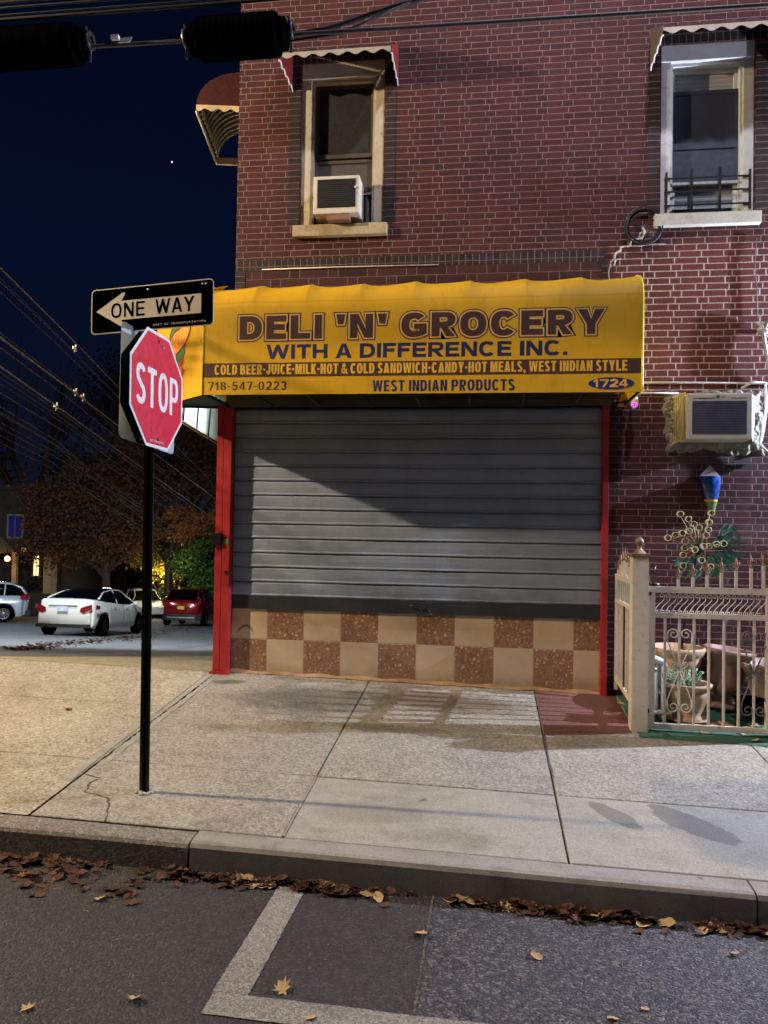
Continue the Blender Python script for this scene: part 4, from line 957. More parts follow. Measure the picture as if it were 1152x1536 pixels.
m = MB(); m.prism([(-.10, 0), (0, .11), (.10, 0), (.06, -.025), (-.06, -.025)], (4.925, 0, 2.135), (1, 0, 0), (0, 0, 1), (0, -.012, 0)); m.build('back_plate', plain('glaze_white', '#c2b7b4', .25), wv)
MB().sphere((4.925, -.014, 2.175), .007, 5).build('nail', M['blackmetal'], wv)

# metal flower decoration of open tubes and leaves
fd = thing('flower_ornament', 'metal flower ornament with cream tube rings and green leaves standing against the bricks', 'ornament', (4.84, -.15, .6))
cx, cz = 4.80, 1.42
m = MB(); m.tube([(4.62, -.2, .45), (4.70, -.16, 1.0), (4.80, -.12, 1.42)], .012, 6); m.sphere((cx, -.12, cz), .05, 6); m.build('stem', plain('ornament_blue', '#1a2340', .5), fd)
ringm = plain('ring_cream', '#a8a274', .5, var=.15, bump=0); leafm = plain('ornament_green', '#3f7360', .4, .2, var=.4, sc=12)
arms = [(-2.55, 5, 0), (2.75, 4, 0), (2.15, 4, 0), (1.25, 4, 0), (-2.05, 4, 0), (-1.1, 3, 0), (-.35, 4, 1), (-1.5, 2, 0)]
pts = [(1016, 774), (1027, 781), (1035, 788), (1042, 793), (1059, 772), (1056, 785), (1054, 796), (1052, 804), (999, 808), (1010, 804), (1019, 801), (1028, 798), (1023, 813), (1023, 822), (1021, 832), (1036, 824), (1046, 839), (1049, 819), (1056, 819), (1066, 816), (1076, 815), (1021, 847), (1058, 848)]
# the same arrangement in wall metres
def wpx(x, y): return (4.78+(x-1043)*.00672, 1.52-(y-808)*.00682)
for i, q in enumerate(pts):
    x, z = wpx(*q); m = MB(); dx, dz = x-cx, z-cz; R = .031
    ax = Matrix.Rotation(radians(90), 3, 'X')
    yy = -.20-random.uniform(0, .03)
    m.lathe([(R, 0), (R*1.0, .045), (R*.82, .045), (R*.8, 0), (R, 0)], (x, yy+.03, z), 14, ax)
    m.tube([(x, yy+.03, z), (x*.5+cx*.5, -.14, z*.5+cz*.5), (cx, -.12, cz)], .004, 4)
    m.build('ring', ringm, fd)
m = MB()
for i in range(150):
    a = random.choice([random.uniform(-.9, 1.1), random.uniform(-1.4, .6), random.uniform(-2.6, -1.2)]); r0 = random.uniform(.05, .26); L = random.uniform(.06, .13)
    x, z = cx+.04+r0*cos(a)*1.15, cz+r0*sin(a); d = Vector((cos(a+random.uniform(-.7, .7)), random.uniform(-.3, .1), sin(a+random.uniform(-.7, .7)))); w = Vector((-d.z, 0, d.x))*.012
    p = Vector((x, -.15+random.uniform(-.05, .04), z)); m.add([p, p+d*L*.5+w+Vector((0, -.01, 0)), p+d*L, p+d*L*.5-w], [(0, 1, 2, 3)])
m.build('leaves', leafm, fd)

# ------------------------------------------------------------------ fence
FY = -1.0
def finial(m, x, y, z, s=1.):
    m.lathe([(.011*s, 0), (.017*s, .01*s), (.008*s, .02*s), (.014*s, .05*s), (.016*s, .06*s), (.004*s, .095*s), (.001, .12*s)], (x, y, z), 8)
    for sg in (-1, 1):
        m.tube([(x+sg*.004*s, y, z+.02*s), (x+sg*.022*s, y, z+.035*s), (x+sg*.03*s, y, z+.055*s), (x+sg*.022*s, y, z+.07*s)], .004*s, 5)
    m.tube([(x-.02*s, y, z+.024*s), (x+.02*s, y, z+.024*s)], .004*s, 5)
fp = thing('fence_post', 'square cream fence post with ball cap beside the red painted ramp', 'fence post', (4.07, FY, -.15), group='square posts of the iron fence')
m = MB(); m.box(4.0, 4.14, FY-.07, FY+.07, zg(4.07, FY)-.01, 1.355, .006); m.build('shaft', M['fence'], fp)
m = MB(); m.box(3.985, 4.155, FY-.085, FY+.085, 1.355, 1.385, .006); m.lathe([(.06, 0), (.035, .025), (.016, .045), (.022, .058), (.016, .066), (.032, .078), (.038, .10), (.032, .122), (.015, .138), (.001, .142)], (4.07, FY, 1.385), 20); m.build('ball_cap', M['finial'], fp)
fp2 = thing('fence_post', 'square cream fence post at the right edge beyond the iron gate', 'fence post', (5.25, FY, -.17), group='square posts of the iron fence')
m = MB(); m.box(5.165, 5.305, FY-.07, FY+.07, zg(5.2, FY)-.01, 1.40, .006); m.build('shaft', M['fence'], fp2)
m = MB(); m.box(5.15, 5.32, FY-.085, FY+.085, 1.40, 1.43, .006); m.sphere((5.235, FY, 1.51), .045); m.build('ball_cap', M['finial'], fp2)

gt = thing('iron_gate', 'cream wrought iron gate with scrollwork and spear finials in front of the pots', 'gate', (4.65, FY, -.1))
gx0, gx1 = 4.155, 5.15; zb0, zb1 = -.135, -.085
def gz_(x): return 0.006*(x-4.15)
m = MB(); y0, y1 = FY-.018, FY+.018
m.box(gx0, gx0+.05, y0, y1, -.135, 1.10, .003); m.box(gx1-.03, gx1, y0, y1, -.135, 1.11, .003)
m.box(gx0+.05, gx1-.03, y0+.001, y1-.001, -.135, -.088, .003); m.box(gx0+.05, gx1-.03, y0+.001, y1-.001, .828, .875, .003); m.box(gx0+.05, gx1-.03, y0+.001, y1-.001, 1.045, 1.10, .003)
m.build('gate_frame', M['fence'], gt)
bx = [4.292, 4.412, 4.534, 4.657, 4.781, 4.903, 5.027]
for x in bx:
    m = MB(); m.box(x-.0095, x+.0095, FY-.009, FY+.009, -.088, .828); m.build('baluster', M['fence'], gt)
for i, x in enumerate([4.40, 4.522, 4.64, 4.757, 4.877, 5.0, 5.10]):
    h = 1.165+.022*i
    m = MB(); m.box(x-.012, x+.012, FY-.012, FY+.012, 1.10, h, .002); sp = m.build('picket', M['fence'], gt)
    m = MB(); finial(m, x, FY, h, 1.0); m.build('finial', M['finial'], sp)
def spiral(cx, cz, R, a0, turns, sgn, y, n=22):
    return [(cx+R*(1-.78*i/n)*cos(a0+sgn*turns*2*pi*i/n), y, cz+R*(1-.78*i/n)*sin(a0+sgn*turns*2*pi*i/n)) for i in range(n+1)]
m = MB(); k = 0; x = gx0+.085
while x < gx1-.05:    # running S scrolls between the two top rails
    s1 = spiral(x+.022, 1.018, .022, 0, 1.1, 1, FY)[::-1]; s2 = spiral(x-.022+.0, .855+.025, .022, pi, 1.1, 1, FY)
    m.tube(s1+[(x+.04, FY, .985), (x+.012, FY, .955), (x-.018, FY, .925)]+s2, .0042, 5); x += .0495
m.build('scroll_frieze', M['fence'], gt)
def orn(xc, mat):
    m = MB()
    for sg in (-1, 1):
        X = lambda dx: xc+sg*dx
        for flip in (1, -1):
            top = .69 if flip > 0 else .06
            s = [(X(.052+p[0]), FY-.012, top+flip*p[2]) for p in spiral(0, 0, .05, 0, 1.35, 1, 0)][::-1]
            mid = [(X(.10), FY-.012, top-flip*.06), (X(.075), FY-.012, top-flip*.13), (X(.0), FY-.012, .375)]
            m.tube(s+mid, .0055, 5)
        for flip in (1, -1):
            m.tube([(X(.004), FY-.012, .375+flip*.0)]+[(X(.045+p[0]), FY-.012, .375+flip*(.055+p[2])) for p in spiral(0, 0, .025, -pi/2, 1.1, 1, 0)], .005, 5)
    m.build('scroll_ornament', mat, gt)
orn(4.412, M['fence']); orn(5.027, plain('gate_scroll_grey', '#6d645f', .5, .3))
m = MB(); m.box(4.12, 4.16, FY-.03, FY-.018, .0, .04); m.box(4.12, 4.17, FY-.03, FY-.02, 1.02, 1.05); m.tube([(4.185, FY, 1.1), (4.19, FY, 1.22), (4.21, FY+.01, 1.28)], .008, 6); m.tube([(4.15, FY, 1.115), (4.24, FY, 1.115)], .012, 6); m.build('latch', M['blackmetal'], gt)

sf = thing('side_fence', 'cream fence panel with rusty bar and scalloped pointed top between wall and post', 'fence', (4.02, -.5, -.1))
sy0, sy1 = -.925, -.05; SX = 4.035
def zfl(y): return zg(4.0, y)
m = MB()
for za, zb_ in ((.07, .115), (.875, .905), (1.10, 1.15)):
    o = .0826*0
    m.add([(SX+dx, y, z+(-.03 if za < .2 and y < -.5 else .03 if za < .2 else 0)) for y in (sy0, sy1) for dx in (-.015, .015) for z in (za, zb_)], [(0, 1, 3, 2), (4, 6, 7, 5), (0, 2, 6, 4), (1, 5, 7, 3), (0, 4, 5, 1), (2, 3, 7, 6)])
m.box(SX-.015, SX+.015, sy1, sy1+.03, .0, 1.15)
m.build('rails', M['fence'], sf)
for i in range(7):
    y = sy0+(sy1-sy0)*(i+1)/8
    m = MB(); m.box(SX-.009, SX+.009, y-.009, y+.009, .09, .88); m.build('baluster', M['rust'] if i == 3 else M['fence'], sf)
for i in range(7):
    y = sy0+(sy1-sy0)*(i+.6)/7.4; h = 1.15+.02+.13*sin(pi*(i+.5)/7)
    m = MB(); m.box(SX-.011, SX+.011, y-.02, y+.02, 1.151, h); sp = m.build('picket', M['fence'], sf)
    m = MB(); m.lathe([(.012, 0), (.018, .012), (.007, .03), (.014, .055), (.003, .10), (.001, .14)], (SX, y, h), 8)
    for sg in (-1, 1): m.tube([(SX, y, h+.02), (SX, y+sg*.02, h+.04), (SX, y+sg*.028, h+.065)], .004, 5)
    m.build('finial', M['finial'], sp)
m = MB()
for i in range(9): yq = sy0+.03+(sy1-sy0)*i/9; m.box(SX-.004, SX+.004, yq, yq+.042, .905, 1.10)
m.build('infill_strips', plain('infill_white', '#b9bdb5', .5, var=.15, sc=12), sf)

# ------------------------------------------------------------------ pots and radiator
def pot(name, x, y, prof, mat, label, tilt=0., soil=.9, ridges=0, sc=1.):
    r = thing(name, label, 'plant pot', (x, y, zg(x, y)+.005))
    m = MB(); z0 = zg(x, y)+.005
    H = prof[-1][1]
    outer = prof; inner = [(prof[-1][0]-.02, H-.003), (prof[-1][0]-.035, H*.85), (prof[-1][0]*.6, H*.75)]
    n = 48
    vs = []
    pr = outer+inner
    for j, (rr, z) in enumerate(pr):
        for k in range(n):
            t_ = 2*pi*k/n; q = rr
            if ridges and .35*H < z < .8*H and j < len(outer): q *= 1+.02*cos(t_*ridges)
            vs.append(Vector((q*cos(t_), q*sin(t_), z)))
    Rm = Matrix.Rotation(tilt, 3, 'Y')
    vs = [Rm @ v+Vector((x, y, z0)) for v in vs]
    m.add(vs, [(i*n+k, i*n+(k+1) % n, (i+1)*n+(k+1) % n, (i+1)*n+k) for i in range(len(pr)-1) for k in range(n)], True)
    m.build('body', mat, r)
    m = MB(); m.lathe([(.001, H*.86), (prof[-1][0]-.03, H*.85)], (0, 0, 0), 24, Rm); m.v = [(v[0]+x, v[1]+y, v[2]+z0) for v in m.v]; m.build('soil', M['soil'], r)
    return r, z0, Rm
P_a = [(.10, 0), (.125, .01), (.13, .03), (.115, .05), (.155, .14), (.185, .22), (.195, .27), (.182, .28), (.188, .30), (.215, .31), (.22, .335), (.205, .345)]
pa, z0, _ = pot('plant_pot', 4.56, -.66, P_a, M['pot'], 'clay pot holding a small green succulent behind the gate', ridges=12)
m = MB()
for i in range(70):
    a = random.uniform(0, 2*pi); r0 = random.uniform(0, .16); p = Vector((4.53+r0*cos(a), -.66+r0*sin(a), z0+.32)); d = Vector((cos(a)*random.uniform(.1, .8), sin(a)*random.uniform(.1, .8), 1)).normalized(); L = random.uniform(.05, .16)
    m.tube([p, p+d*L], .003, 4)
    for k in range(7):
        q = p+d*L*(k+1)/7; e = Vector((random.uniform(-1, 1), random.uniform(-1, 1), random.uniform(-.2, .8))).normalized(); w = e.cross(d).normalized()*.009
        m.add([q, q+e*.016+w, q+e*.034, q+e*.016-w], [(0, 1, 2, 3)])
m.build('succulent', M['succulent'], pa)
MB().lathe([(.001, .002), (.13, .002), (.19, .02), (.195, .035), (.18, .03), (.12, .012), (.001, .01)], (4.56, -.66, z0-.004), 32).build('saucer', M['pot'], pa)
P_b = [(.12, 0), (.135, .02), (.12, .05), (.10, .08), (.14, .16), (.17, .3), (.20, .40), (.225, .46), (.215, .47), (.24, .50), (.265, .56), (.25, .575)]
pot('plant_pot', 4.57, -.25, P_b, M['pot'], 'tall fluted clay urn standing behind the succulent pot', ridges=20)
P_c = [(.10, 0), (.15, .02), (.14, .05), (.08, .08), (.075, .13), (.15, .2), (.165, .28), (.175, .45), (.20, .50), (.235, .54), (.24, .57), (.22, .58)]
pot('plant_pot', 4.98, -.24, P_c, M['potdark'], 'brown footed urn leaning slightly, second from the radiator along the wall', tilt=radians(7))
P_d = [(.12, 0), (.13, .03), (.17, .2), (.22, .4), (.25, .47), (.265, .5), (.25, .52)]
pot('plant_pot', 5.38, -.45, P_d, M['potdark'], 'round brown pot at the right edge behind the grey scroll of the gate', tilt=radians(-3), ridges=16)
m = MB(); m.box(5.02, 5.2, -.62, -.5, -.06, .06, .02); m.box(5.0, 5.25, -.64, -.48, .062, .085, .006); m.build('plant_trough', M['black'], None, label='low black trough with a shiny edge on the green paving', cat='trough')
rd = thing('radiator', 'old cast iron radiator painted pale grey behind the fence post', 'radiator', (4.26, -.72, -.14))
zf = zg(4.26, -.7)+.005
for i in range(4):
    m = MB(); yb = -.80+i*.052
    for k in range(3):
        xx = 4.20+k*.062
        m.tube([(xx, yb, zf+.07), (xx, yb, zf+.5)], .02, 8)
    m.tube([(4.185, yb, zf+.5), (4.20, yb, zf+.535), (4.26, yb, zf+.555), (4.325, yb, zf+.535), (4.34, yb, zf+.5)], .023, 8); m.tube([(4.19, yb, zf+.09), (4.335, yb, zf+.09)], .025, 8)
    m.tube([(4.19, yb, zf+.27), (4.335, yb, zf+.27)], .018, 6)
    m.tube([(4.195, yb, zf+.07), (4.19, yb, zf)], .018, 6); m.tube([(4.33, yb, zf+.07), (4.335, yb, zf)], .018, 6)
    m.build('section', M['radiator'], rd)
m = MB(); m.lathe([(.001, 0), (.022, 0), (.022, .01), (.01, .012), (.001, .012)], (4.24, -.835, zf+.47), 12, Matrix.Rotation(radians(90), 3, 'X')); m.build('end_cap', M['steel'], rd)

# ------------------------------------------------------------------ street sign post
PB, PT = Vector((.464, -2.985, zg(.464, -2.98))), Vector((.515, -3.165, 3.17))
ss = thing('street_sign', 'leaning dark green sign post carrying a stop sign and a one way arrow', 'street sign', tuple(PB))
ax = (PT-PB).normalized()
m = MB(); X1 = Vector((1, 0, 0)); Y1 = ax.cross(X1).normalized(); X1 = Y1.cross(ax)
pr = [(-.034, -.004), (-.034, .004), (-.016, .006), (-.010, .034), (.010, .034), (.016, .006), (.034, .004), (.034, -.004), (.012, -.004), (.006, .026), (-.006, .026), (-.012, -.004)]
pr = [(a, b-.012) for a, b in pr]
m.prism(pr, PB-ax*.02, X1, Y1, PT-PB)
m.build('post', M['postgreen'], ss)
m = MB()
for z in [i*.05 for i in range(1, 62)]:
    q = PB+ax*z+Y1*.0225; m.obox(q, X1*.0045, Y1*.0012, ax*.008)
m.build('punched_holes', M['black'], ss)
m = MB(); 
for i in range(26):
    a = 2*pi*i/26; rr = random.uniform(.03, .06); blob = PB+Vector((cos(a)*rr, sin(a)*rr, .004)); m.sphere(blob, random.uniform(.008, .016), 4)
m.build('base_rubble', M['mortar'], ss)
# stop sign (faces right, +X)
def frame(yaw, b, k):
    W = Vector((cos(yaw), sin(yaw), 0)); U = Vector((0, 0, 1)); N = W.cross(U); U2 = U*cos(k)+N*sin(k)
    return W*cos(b)+U2*sin(b), U2*cos(b)-W*sin(b)
def octo(t): q = t*math.tan(pi/8); return [(-q, t), (q, t), (t, q), (t, -q), (q, -t), (-q, -t), (-t, -q), (-t, q)]
c = Vector((.59, -3.205, 2.445)); W, U = frame(1.544, -.019, -.018); N = W.cross(U)
t_ = .381
m = MB(); m.prism(octo(t_), c-N*.003, W, U, N*.003); so = m.build('stop_plate', M['signwhite'], ss, label='red octagonal stop plate')
m = MB(); m.prism(octo(t_-.02), c+N*.0006, W, U, N*.0008); m.build('red_field', M['signred'], so)
def stxt(s, x0, y0, w, h, mat, bold=.0, root=so, C_=c, W_=None, U_=None, lay=.0022, **k):
    Wq, Uq = W_ or W, U_ or U
    return text('lettering', s, mat, root, C_+Wq*x0+Uq*y0, Wq, Uq, w, h, bold=bold, layer=lay, **k)
caps('lettering', 'STOP', M['signwhite'], so, c-W*.305-U*.128, W, U, .61, .256, t=.155, cw=.50, gap=.105, v=.145, layer=.0022)
stxt('DEPT OF TRANSPORTATION', -.10, -.345, .20, .014, M['signwhite'])
m = MB()
for v in (.325, -.325): m.lathe([(.001, .006), (.009, .005), (.010, 0)], tuple(c+U*v+N*.001), 8, Matrix((W, U, N)).transposed())
m.build('bolts', M['blackmetal'], so)
# square backing plate on the far side of the post
c2 = Vector((.425, -2.976, 2.481)); W2, U2 = frame(1.511, -.052, -.028); N2 = W2.cross(U2)
def rrect(a, b, r, n=5):
    p = []
    for cx_, cy_, a0 in ((a-r, b-r, 0), (-a+r, b-r, pi/2), (-a+r, -b+r, pi), (a-r, -b+r, 1.5*pi)):
        for i in range(n+1): p.append((cx_+r*cos(a0+pi/2*i/n), cy_+r*sin(a0+pi/2*i/n)))
    return p
m = MB(); m.prism(rrect(.381, .381, .04), c2-N2*.003, W2, U2, N2*.003); bk = m.build('backing_plate', M['signgrey'], ss, label='square grey plate with black octagon behind the stop plate')
m = MB(); m.prism(octo(.3795), c2+N2*.0006, W2, U2, N2*.0008); m.build('black_octagon', M['signblack'], bk)
# one way sign
c3 = Vector((.525, -3.2, 3.0)); W3, U3 = frame(-.139, .02, -.011); N3 = W3.cross(U3)
m = MB(); m.prism(rrect(.457, .1525, .03), c3-N3*.003, W3, U3, N3*.003); ow = m.build('one_way_plate', M['signtan'], ss, label='black and white one way plate')
m = MB(); m.prism(rrect(.449, .1445, .024), c3+N3*.0006, W3, U3, N3*.0008); m.build('black_field', M['signblack'], ow)
arrow = [(-.415, 0), (-.215, .115), (-.200, .116), (-.195, .105), (-.225, .06), (.37, .06), (.37, -.068), (-.225, -.068), (-.195, -.105), (-.2, -.118), (-.215, -.117)]
m = MB(); m.prism(arrow, c3+N3*.0016, W3, U3, N3*.0008); m.build('arrow', M['signtan'], ow)
caps('lettering', 'ONE', M['signblack'], ow, c3-W3*.30-U3*.052, W3, U3, .255, .098, t=.155, cw=.62, gap=.16, v=.15, layer=.003)
caps('lettering', 'WAY', M['signblack'], ow, c3+W3*.035-U3*.050, W3, U3, .285, .098, t=.155, cw=.62, gap=.10, v=.15, layer=.003)
stxt('DEPT OF TRANSPORTATION', .02, -.128, .385, .013, M['signtan'], root=ow, C_=c3, W_=W3, U_=U3, lay=.002, spacing=1.3)
m = MB()
for u, v in ((-.02, .118), (.405, .12), (.38, .122)): m.lathe([(.001, .006), (.007, .005), (.008, 0)], tuple(c3+W3*u+U3*v+N3*.001), 8, Matrix((W3, U3, N3)).transposed())
m.build('bolts', M['steel'], ow)
# brackets joining plates to post
m = MB()
for z in (2.15, 2.75): q = PB+ax*(z+.25); m.obox(q+Vector((.04, 0, 0)), (.045, 0, 0), (0, .012, 0), (0, 0, .01)); m.obox(q+Vector((-.05, .0, 0)), (.045, 0, 0), (0, .012, 0), (0, 0, .01))
m.build('bracket', M['steel'], ss)

# ------------------------------------------------------------------ cables overhead
def cable(a, b, s, r, label, mat='cable', n=24, group=None):
    a, b = Vector(a), Vector(b); m = MB()
    m.tube([a.lerp(b, i/n)-Vector((0, 0, s*4*(i/n)*(1-i/n))) for i in range(n+1)], r, 5)
    return m.build('overhead_cable', M[mat], None, label=label, cat='cable', group=group)
cable((-9, -2.5, 5.37), (14, -2.5, 5.16), .05, .016, 'pale overhead cable crossing the top of the view through both black splice cases', 'cablegrey')
gA = 'black cables crossing the top of the view'
for i, (z, dz, r) in enumerate(((5.70, -.02, .012), (5.63, .03, .009), (5.56, .05, .007), (5.50, .1, .014))):
    cable((-9, -2.5-.05*i, z), (14, -2.5-.04*i, z+dz), .05+.03*i, r, 'black overhead cable strung across the top of the view above the splice cases', group=gA)
def splice(x0, x1, z, R, label):
    r = thing('splice_case', label, 'cable case', ((x0+x1)/2, -2.5, z), group='black splice cases hung on the overhead cable')
    m = MB(); ax_ = Matrix.Rotation(radians(90), 3, 'Y'); L = x1-x0
    pr = [(.05, 0), (R*.72, .01), (R*.75, .06), (R*.95, .07)]; k = 26
    for i in range(k): pr += [(R*(1.0 if i % 2 else .985), .08+(L-.16)*i/k)]
    pr += [(R*.95, L-.07), (R*.75, L-.06), (R*.72, L-.01), (.05, L)]
    m.lathe(pr, (x0, -2.5, z), 24, ax_, smooth=False); m.build('ribbed_shell', M['black'], r)
    for e in (x0-.05, x1+.02):
        m = MB(); m.lathe([(.03, 0), (.07, .0), (.07, .03), (.03, .03)], (e, -2.5, z+.02), 14, ax_); m.tube([(e, -2.55, z+.1), (e+.02, -2.5, z-.0), (e, -2.46, z-.12)], .012, 6); m.build('end_clamp', M['darksteel'], r)
splice(-1.9, -.38, 5.27, .155, 'black splice case on the overhead cable at the top left edge')
splice(.47, 1.22, 5.235, .155, 'black ribbed splice case on the overhead cable over the brick corner')
m = MB(); m.tube([(1.2, -2.5, 5.22), (1.5, -2.45, 5.28), (2.0, -2.4, 5.45), (2.8, -2.4, 5.6)], .018, 6); m.tube([(1.2, -2.5, 5.18), (1.6, -2.45, 5.24), (2.2, -2.4, 5.5)], .01, 6); m.build('overhead_cable', M['cable'], None, label='black cables curving up and right out of the ribbed splice case', cat='cable')
m = MB(); m.box(-.16, -.10, -2.53, -2.5, 5.275, 5.305); m.build('cable_tag', M['signtan'], None, label='tan tag on the overhead cable between the splice cases', cat='tag')
m = MB(); m.obox((-.04, -2.53, 5.255), (.045, 0, 0), (0, .003, 0), (.01, 0, .018)); m.build('cable_tag', M['signwhite'], None, label='white tag on the overhead cable just right of the tan one', cat='tag')

# cables running away down the side street
ud = Vector((-.165, 1, -.118))
camp = Vector((2.747, -7.996, 1.565)); rr_, uu_, ww_ = [Vector(q) for q in R_]
def far_pt(px, py, d): return camp+(rr_*((px-576)/1154.4)-uu_*((py-768)/1154.4)+ww_)*d
gB = 'dark utility cables running away down the side street'
k = 0
for y0, d, sgn, r in ((393, 8.2, .2, .012), (415, 8.4, .3, .010), (430, 8.6, .5, .007), (510, 8.2, .1, .013), (520, 8.3, .35, .008), (545, 8.3, .1, .011), (565, 8.6, .6, .007), (577, 8.9, .8, .007), (590, 8.6, .9, .006), (604, 9.0, 1.3, .008), (618, 9.4, 1.5, .006), (632, 9.8, 1.1, .006), (648, 9.9, 1.6, .006), (500, 9.2, .8, .006), (660, 10.5, .9, .006), (556, 8.5, .3, .008), (612, 9.0, .7, .008), (640, 9.6, .5, .007), (405, 8.5, .35, .006)):
    a = far_pt(-6, y0, d); a0 = a-ud*3; b = a+ud*46+Vector((random.uniform(-.8, .8), 0, random.uniform(-.3, .5)))
    m = MB(); n = 40; P_ = []
    for i in range(n+1):
        t_ = i/n; P_.append(a0.lerp(b, t_)-Vector((0, 0, sgn*4*max(0, t_-.1)*(1-t_))))
    m.tube(P_, r, 4); m.build('utility_cable', M['cablepale'] if k in (0, 3, 5) else M['cablefar'], None, label='pale utility cable running away down the side street' if k in (0, 3, 5) else 'dark utility cable running away down the side street', cat='cable', group=gB+(' (pale)' if k in (0, 3, 5) else '')); k += 1

for px_, py_, dd_, lb_ in ((113, 588, 11.5, 'bright clamp on the utility cables, upper of the left group'), (124, 596, 11.7, 'white clamp just below the upper one on the utility cables'), (84, 610, 11.0, 'pale clamp on the steep utility cable left of the stop sign'), (112, 523, 11.0, 'small clamp high on the upper utility cable left of the signs')):
    q_ = far_pt(px_, py_, dd_); m = MB(); m.obox(q_, ud.normalized()*.06, Vector((.012, 0, 0)), Vector((0, 0, .02)), .004); m.tube([q_+Vector((0, 0, -.06)), q_+Vector((.02, 0, .06))], .01, 5); m.build('cable_clamp', M['signwhite'], None, label=lb_, cat='clamp')
# ------------------------------------------------------------------ leaves
def leaf_shape(s):
    pts = []; lob = [(0, 1), (.32, .55), (.62, .75), (.5, .3), (.95, .25), (.45, .0), (.6, -.4), (.15, -.25), (.03, -.75), (-.03, -.75), (-.15, -.25), (-.6, -.4), (-.45, 0), (-.95, .25), (-.5, .3), (-.62, .75), (-.32, .55)]
    return [(a*s*random.uniform(.8, 1.15), b*s*random.uniform(.85, 1.15)) for a, b in lob]
def add_leaf(m, x, y, zf, s, lift=.008, curl=.35):
    th = random.uniform(0, 2*pi); P = leaf_shape(s) if random.random() < .45 else [(.62*s*random.uniform(.8, 1.15)*sin(pi*2*i/14)*(1+.25*(i % 2)), s*random.uniform(.9, 1.05)*cos(pi*2*i/14)) for i in range(14)]; cx_, cy_ = random.uniform(-.5, .5), random.uniform(-.5, .5)
    tx, ty = random.uniform(-.35, .35), random.uniform(-.35, .35)
    vs = [(0, 0)]+P; out = []
    zs_ = []
    for a, b in vs:
        zz = abs(a)*curl*random.uniform(.5, 1.4)+(b/s)**2*s*curl*.4+a*tx+b*ty; zs_.append(zz)
    mn = min(zs_)
    for (a, b), zz in zip(vs, zs_):
        X_, Y_ = x+a*cos(th)-b*sin(th), y+a*sin(th)+b*cos(th); out.append((X_, Y_, zf(X_, Y_)+lift+zz-mn))
    n = len(P); m.add(out, [(0, i+1, (i+1) % n+1) for i in range(n)])
gl = 'fallen leaves lying singly on the road and paving'
def single(x, y, zf, s, mat, label, curl=.35):
    m = MB(); add_leaf(m, x, y, zf, s, .004, curl); m.build('fallen_leaf', M[mat], None, label=label, cat='leaf', group=gl, fix=False)
import itertools
extra_ = []
for i in range(34):
    x_ = random.choice((random.uniform(1.2, 1.6), random.uniform(1.9, 3.2), random.uniform(2.9, 4.6))); extra_.append((x_, -3.655-abs(random.gauss(0, .03)), random.uniform(.03, .062)))
spots = extra_+[(.70, -4.04, .045), (2.44, -4.06, .04), (1.89, -4.68, .05), (1.30, -4.86, .045), (3.99, -3.92, .035), (2.64, -3.62, .045), (3.01, -4.16, .03), (1.52, -3.68, .055), (1.86, -3.66, .06), (1.95, -3.68, .04), (2.1, -3.69, .04), (3.1, -3.66, .055), (3.22, -3.68, .05), (3.35, -3.66, .04), (3.6, -3.7, .055), (3.72, -3.68, .05), (4.0, -3.66, .05), (4.2, -3.68, .055), (4.3, -3.72, .04), (.15, -3.86, .045), (2.05, -4.85, .035), (.9, -5.0, .04), (3.3, -4.6, .025), (3.45, -4.5, .02), (4.05, -.28, .05), (4.02, -.98, .03), (4.62, -1.0, .05), (4.78, -.75, .055), (4.86, -.78, .06), (4.93, -.72, .05), (5.05, -.8, .05), (4.74, -.82, .05), (5.12, -.7, .05), (4.95, -.95, .04), (4.3, -1.12, .04), (5.0, -1.12, .045), (2.35, -2.75, .02), (-.95, -1.5, .06)]
for x, y, s in spots:
    if y > -3.43:
        if x > 4.2: lb = 'pale fallen leaf lying on the green paving'
        elif x < 0: lb = 'pale fallen leaf lying on the corner pavement'
        else: lb = 'small fallen leaf lying on the pavement near the fence' if x > 3.5 else 'tiny dark leaf lying on the middle of the pavement'
    else: lb = 'pale brown fallen leaf lying on the asphalt below the kerb'
    single(x, y, zg if y > -3.43 else zr, s, 'leafpale' if x > .5 else 'leafbrown', lb)
m = MB()
for i in range(1900):
    x = random.uniform(-1.2, 5.5); w = .32 if x < .9 else .11
    y = -3.62-abs(random.gauss(0, .5))*w
    if MNz.noise(Vector((x*2.3, y*5, 2)))+.35*MNz.noise(Vector((x*8, 0, 5))) < random.uniform(-.45, .15): continue
    add_leaf(m, x, y, zr, random.choice((random.uniform(.012, .03), random.uniform(.025, .05))), random.uniform(.0, .02)*max(0, 1-(abs(y)-3.62)/.2)+.002, .3)
m.build('leaf_litter', M['leaflitter'], kind='stuff', label='brown leaf litter heaped in the gutter', fix=False)
m = MB()   # twigs and grit on the road
for i in range(120):
    x, y = random.uniform(.0, 4.5), random.uniform(-5.1, -3.65); a = random.uniform(0, pi); L = random.uniform(.01, .05)
    m.tube([(x, y, zr(x, y)+.003), (x+L*.5*cos(a), y+L*.5*sin(a)+.004, zr(x, y)+.005), (x+L*cos(a), y+L*sin(a), zr(x, y)+.003)], .0009, 3)
for i in range(140):
    x, y = random.uniform(.0, 4.5), random.uniform(-5.1, -3.65); m.sphere((x, y, zr(x, y)+.002), random.uniform(.0015, .004), 3)
m.build('road_grit', M['leafpale'], kind='stuff', label='grit and twigs scattered on the asphalt')
m = MB()
strip = [(-3.9, 2.14), (-4.3, 3.19), (-5.3, 5.92), (-6.5, 9.94), (-8.0, 15.0), (-9.6, 23)]
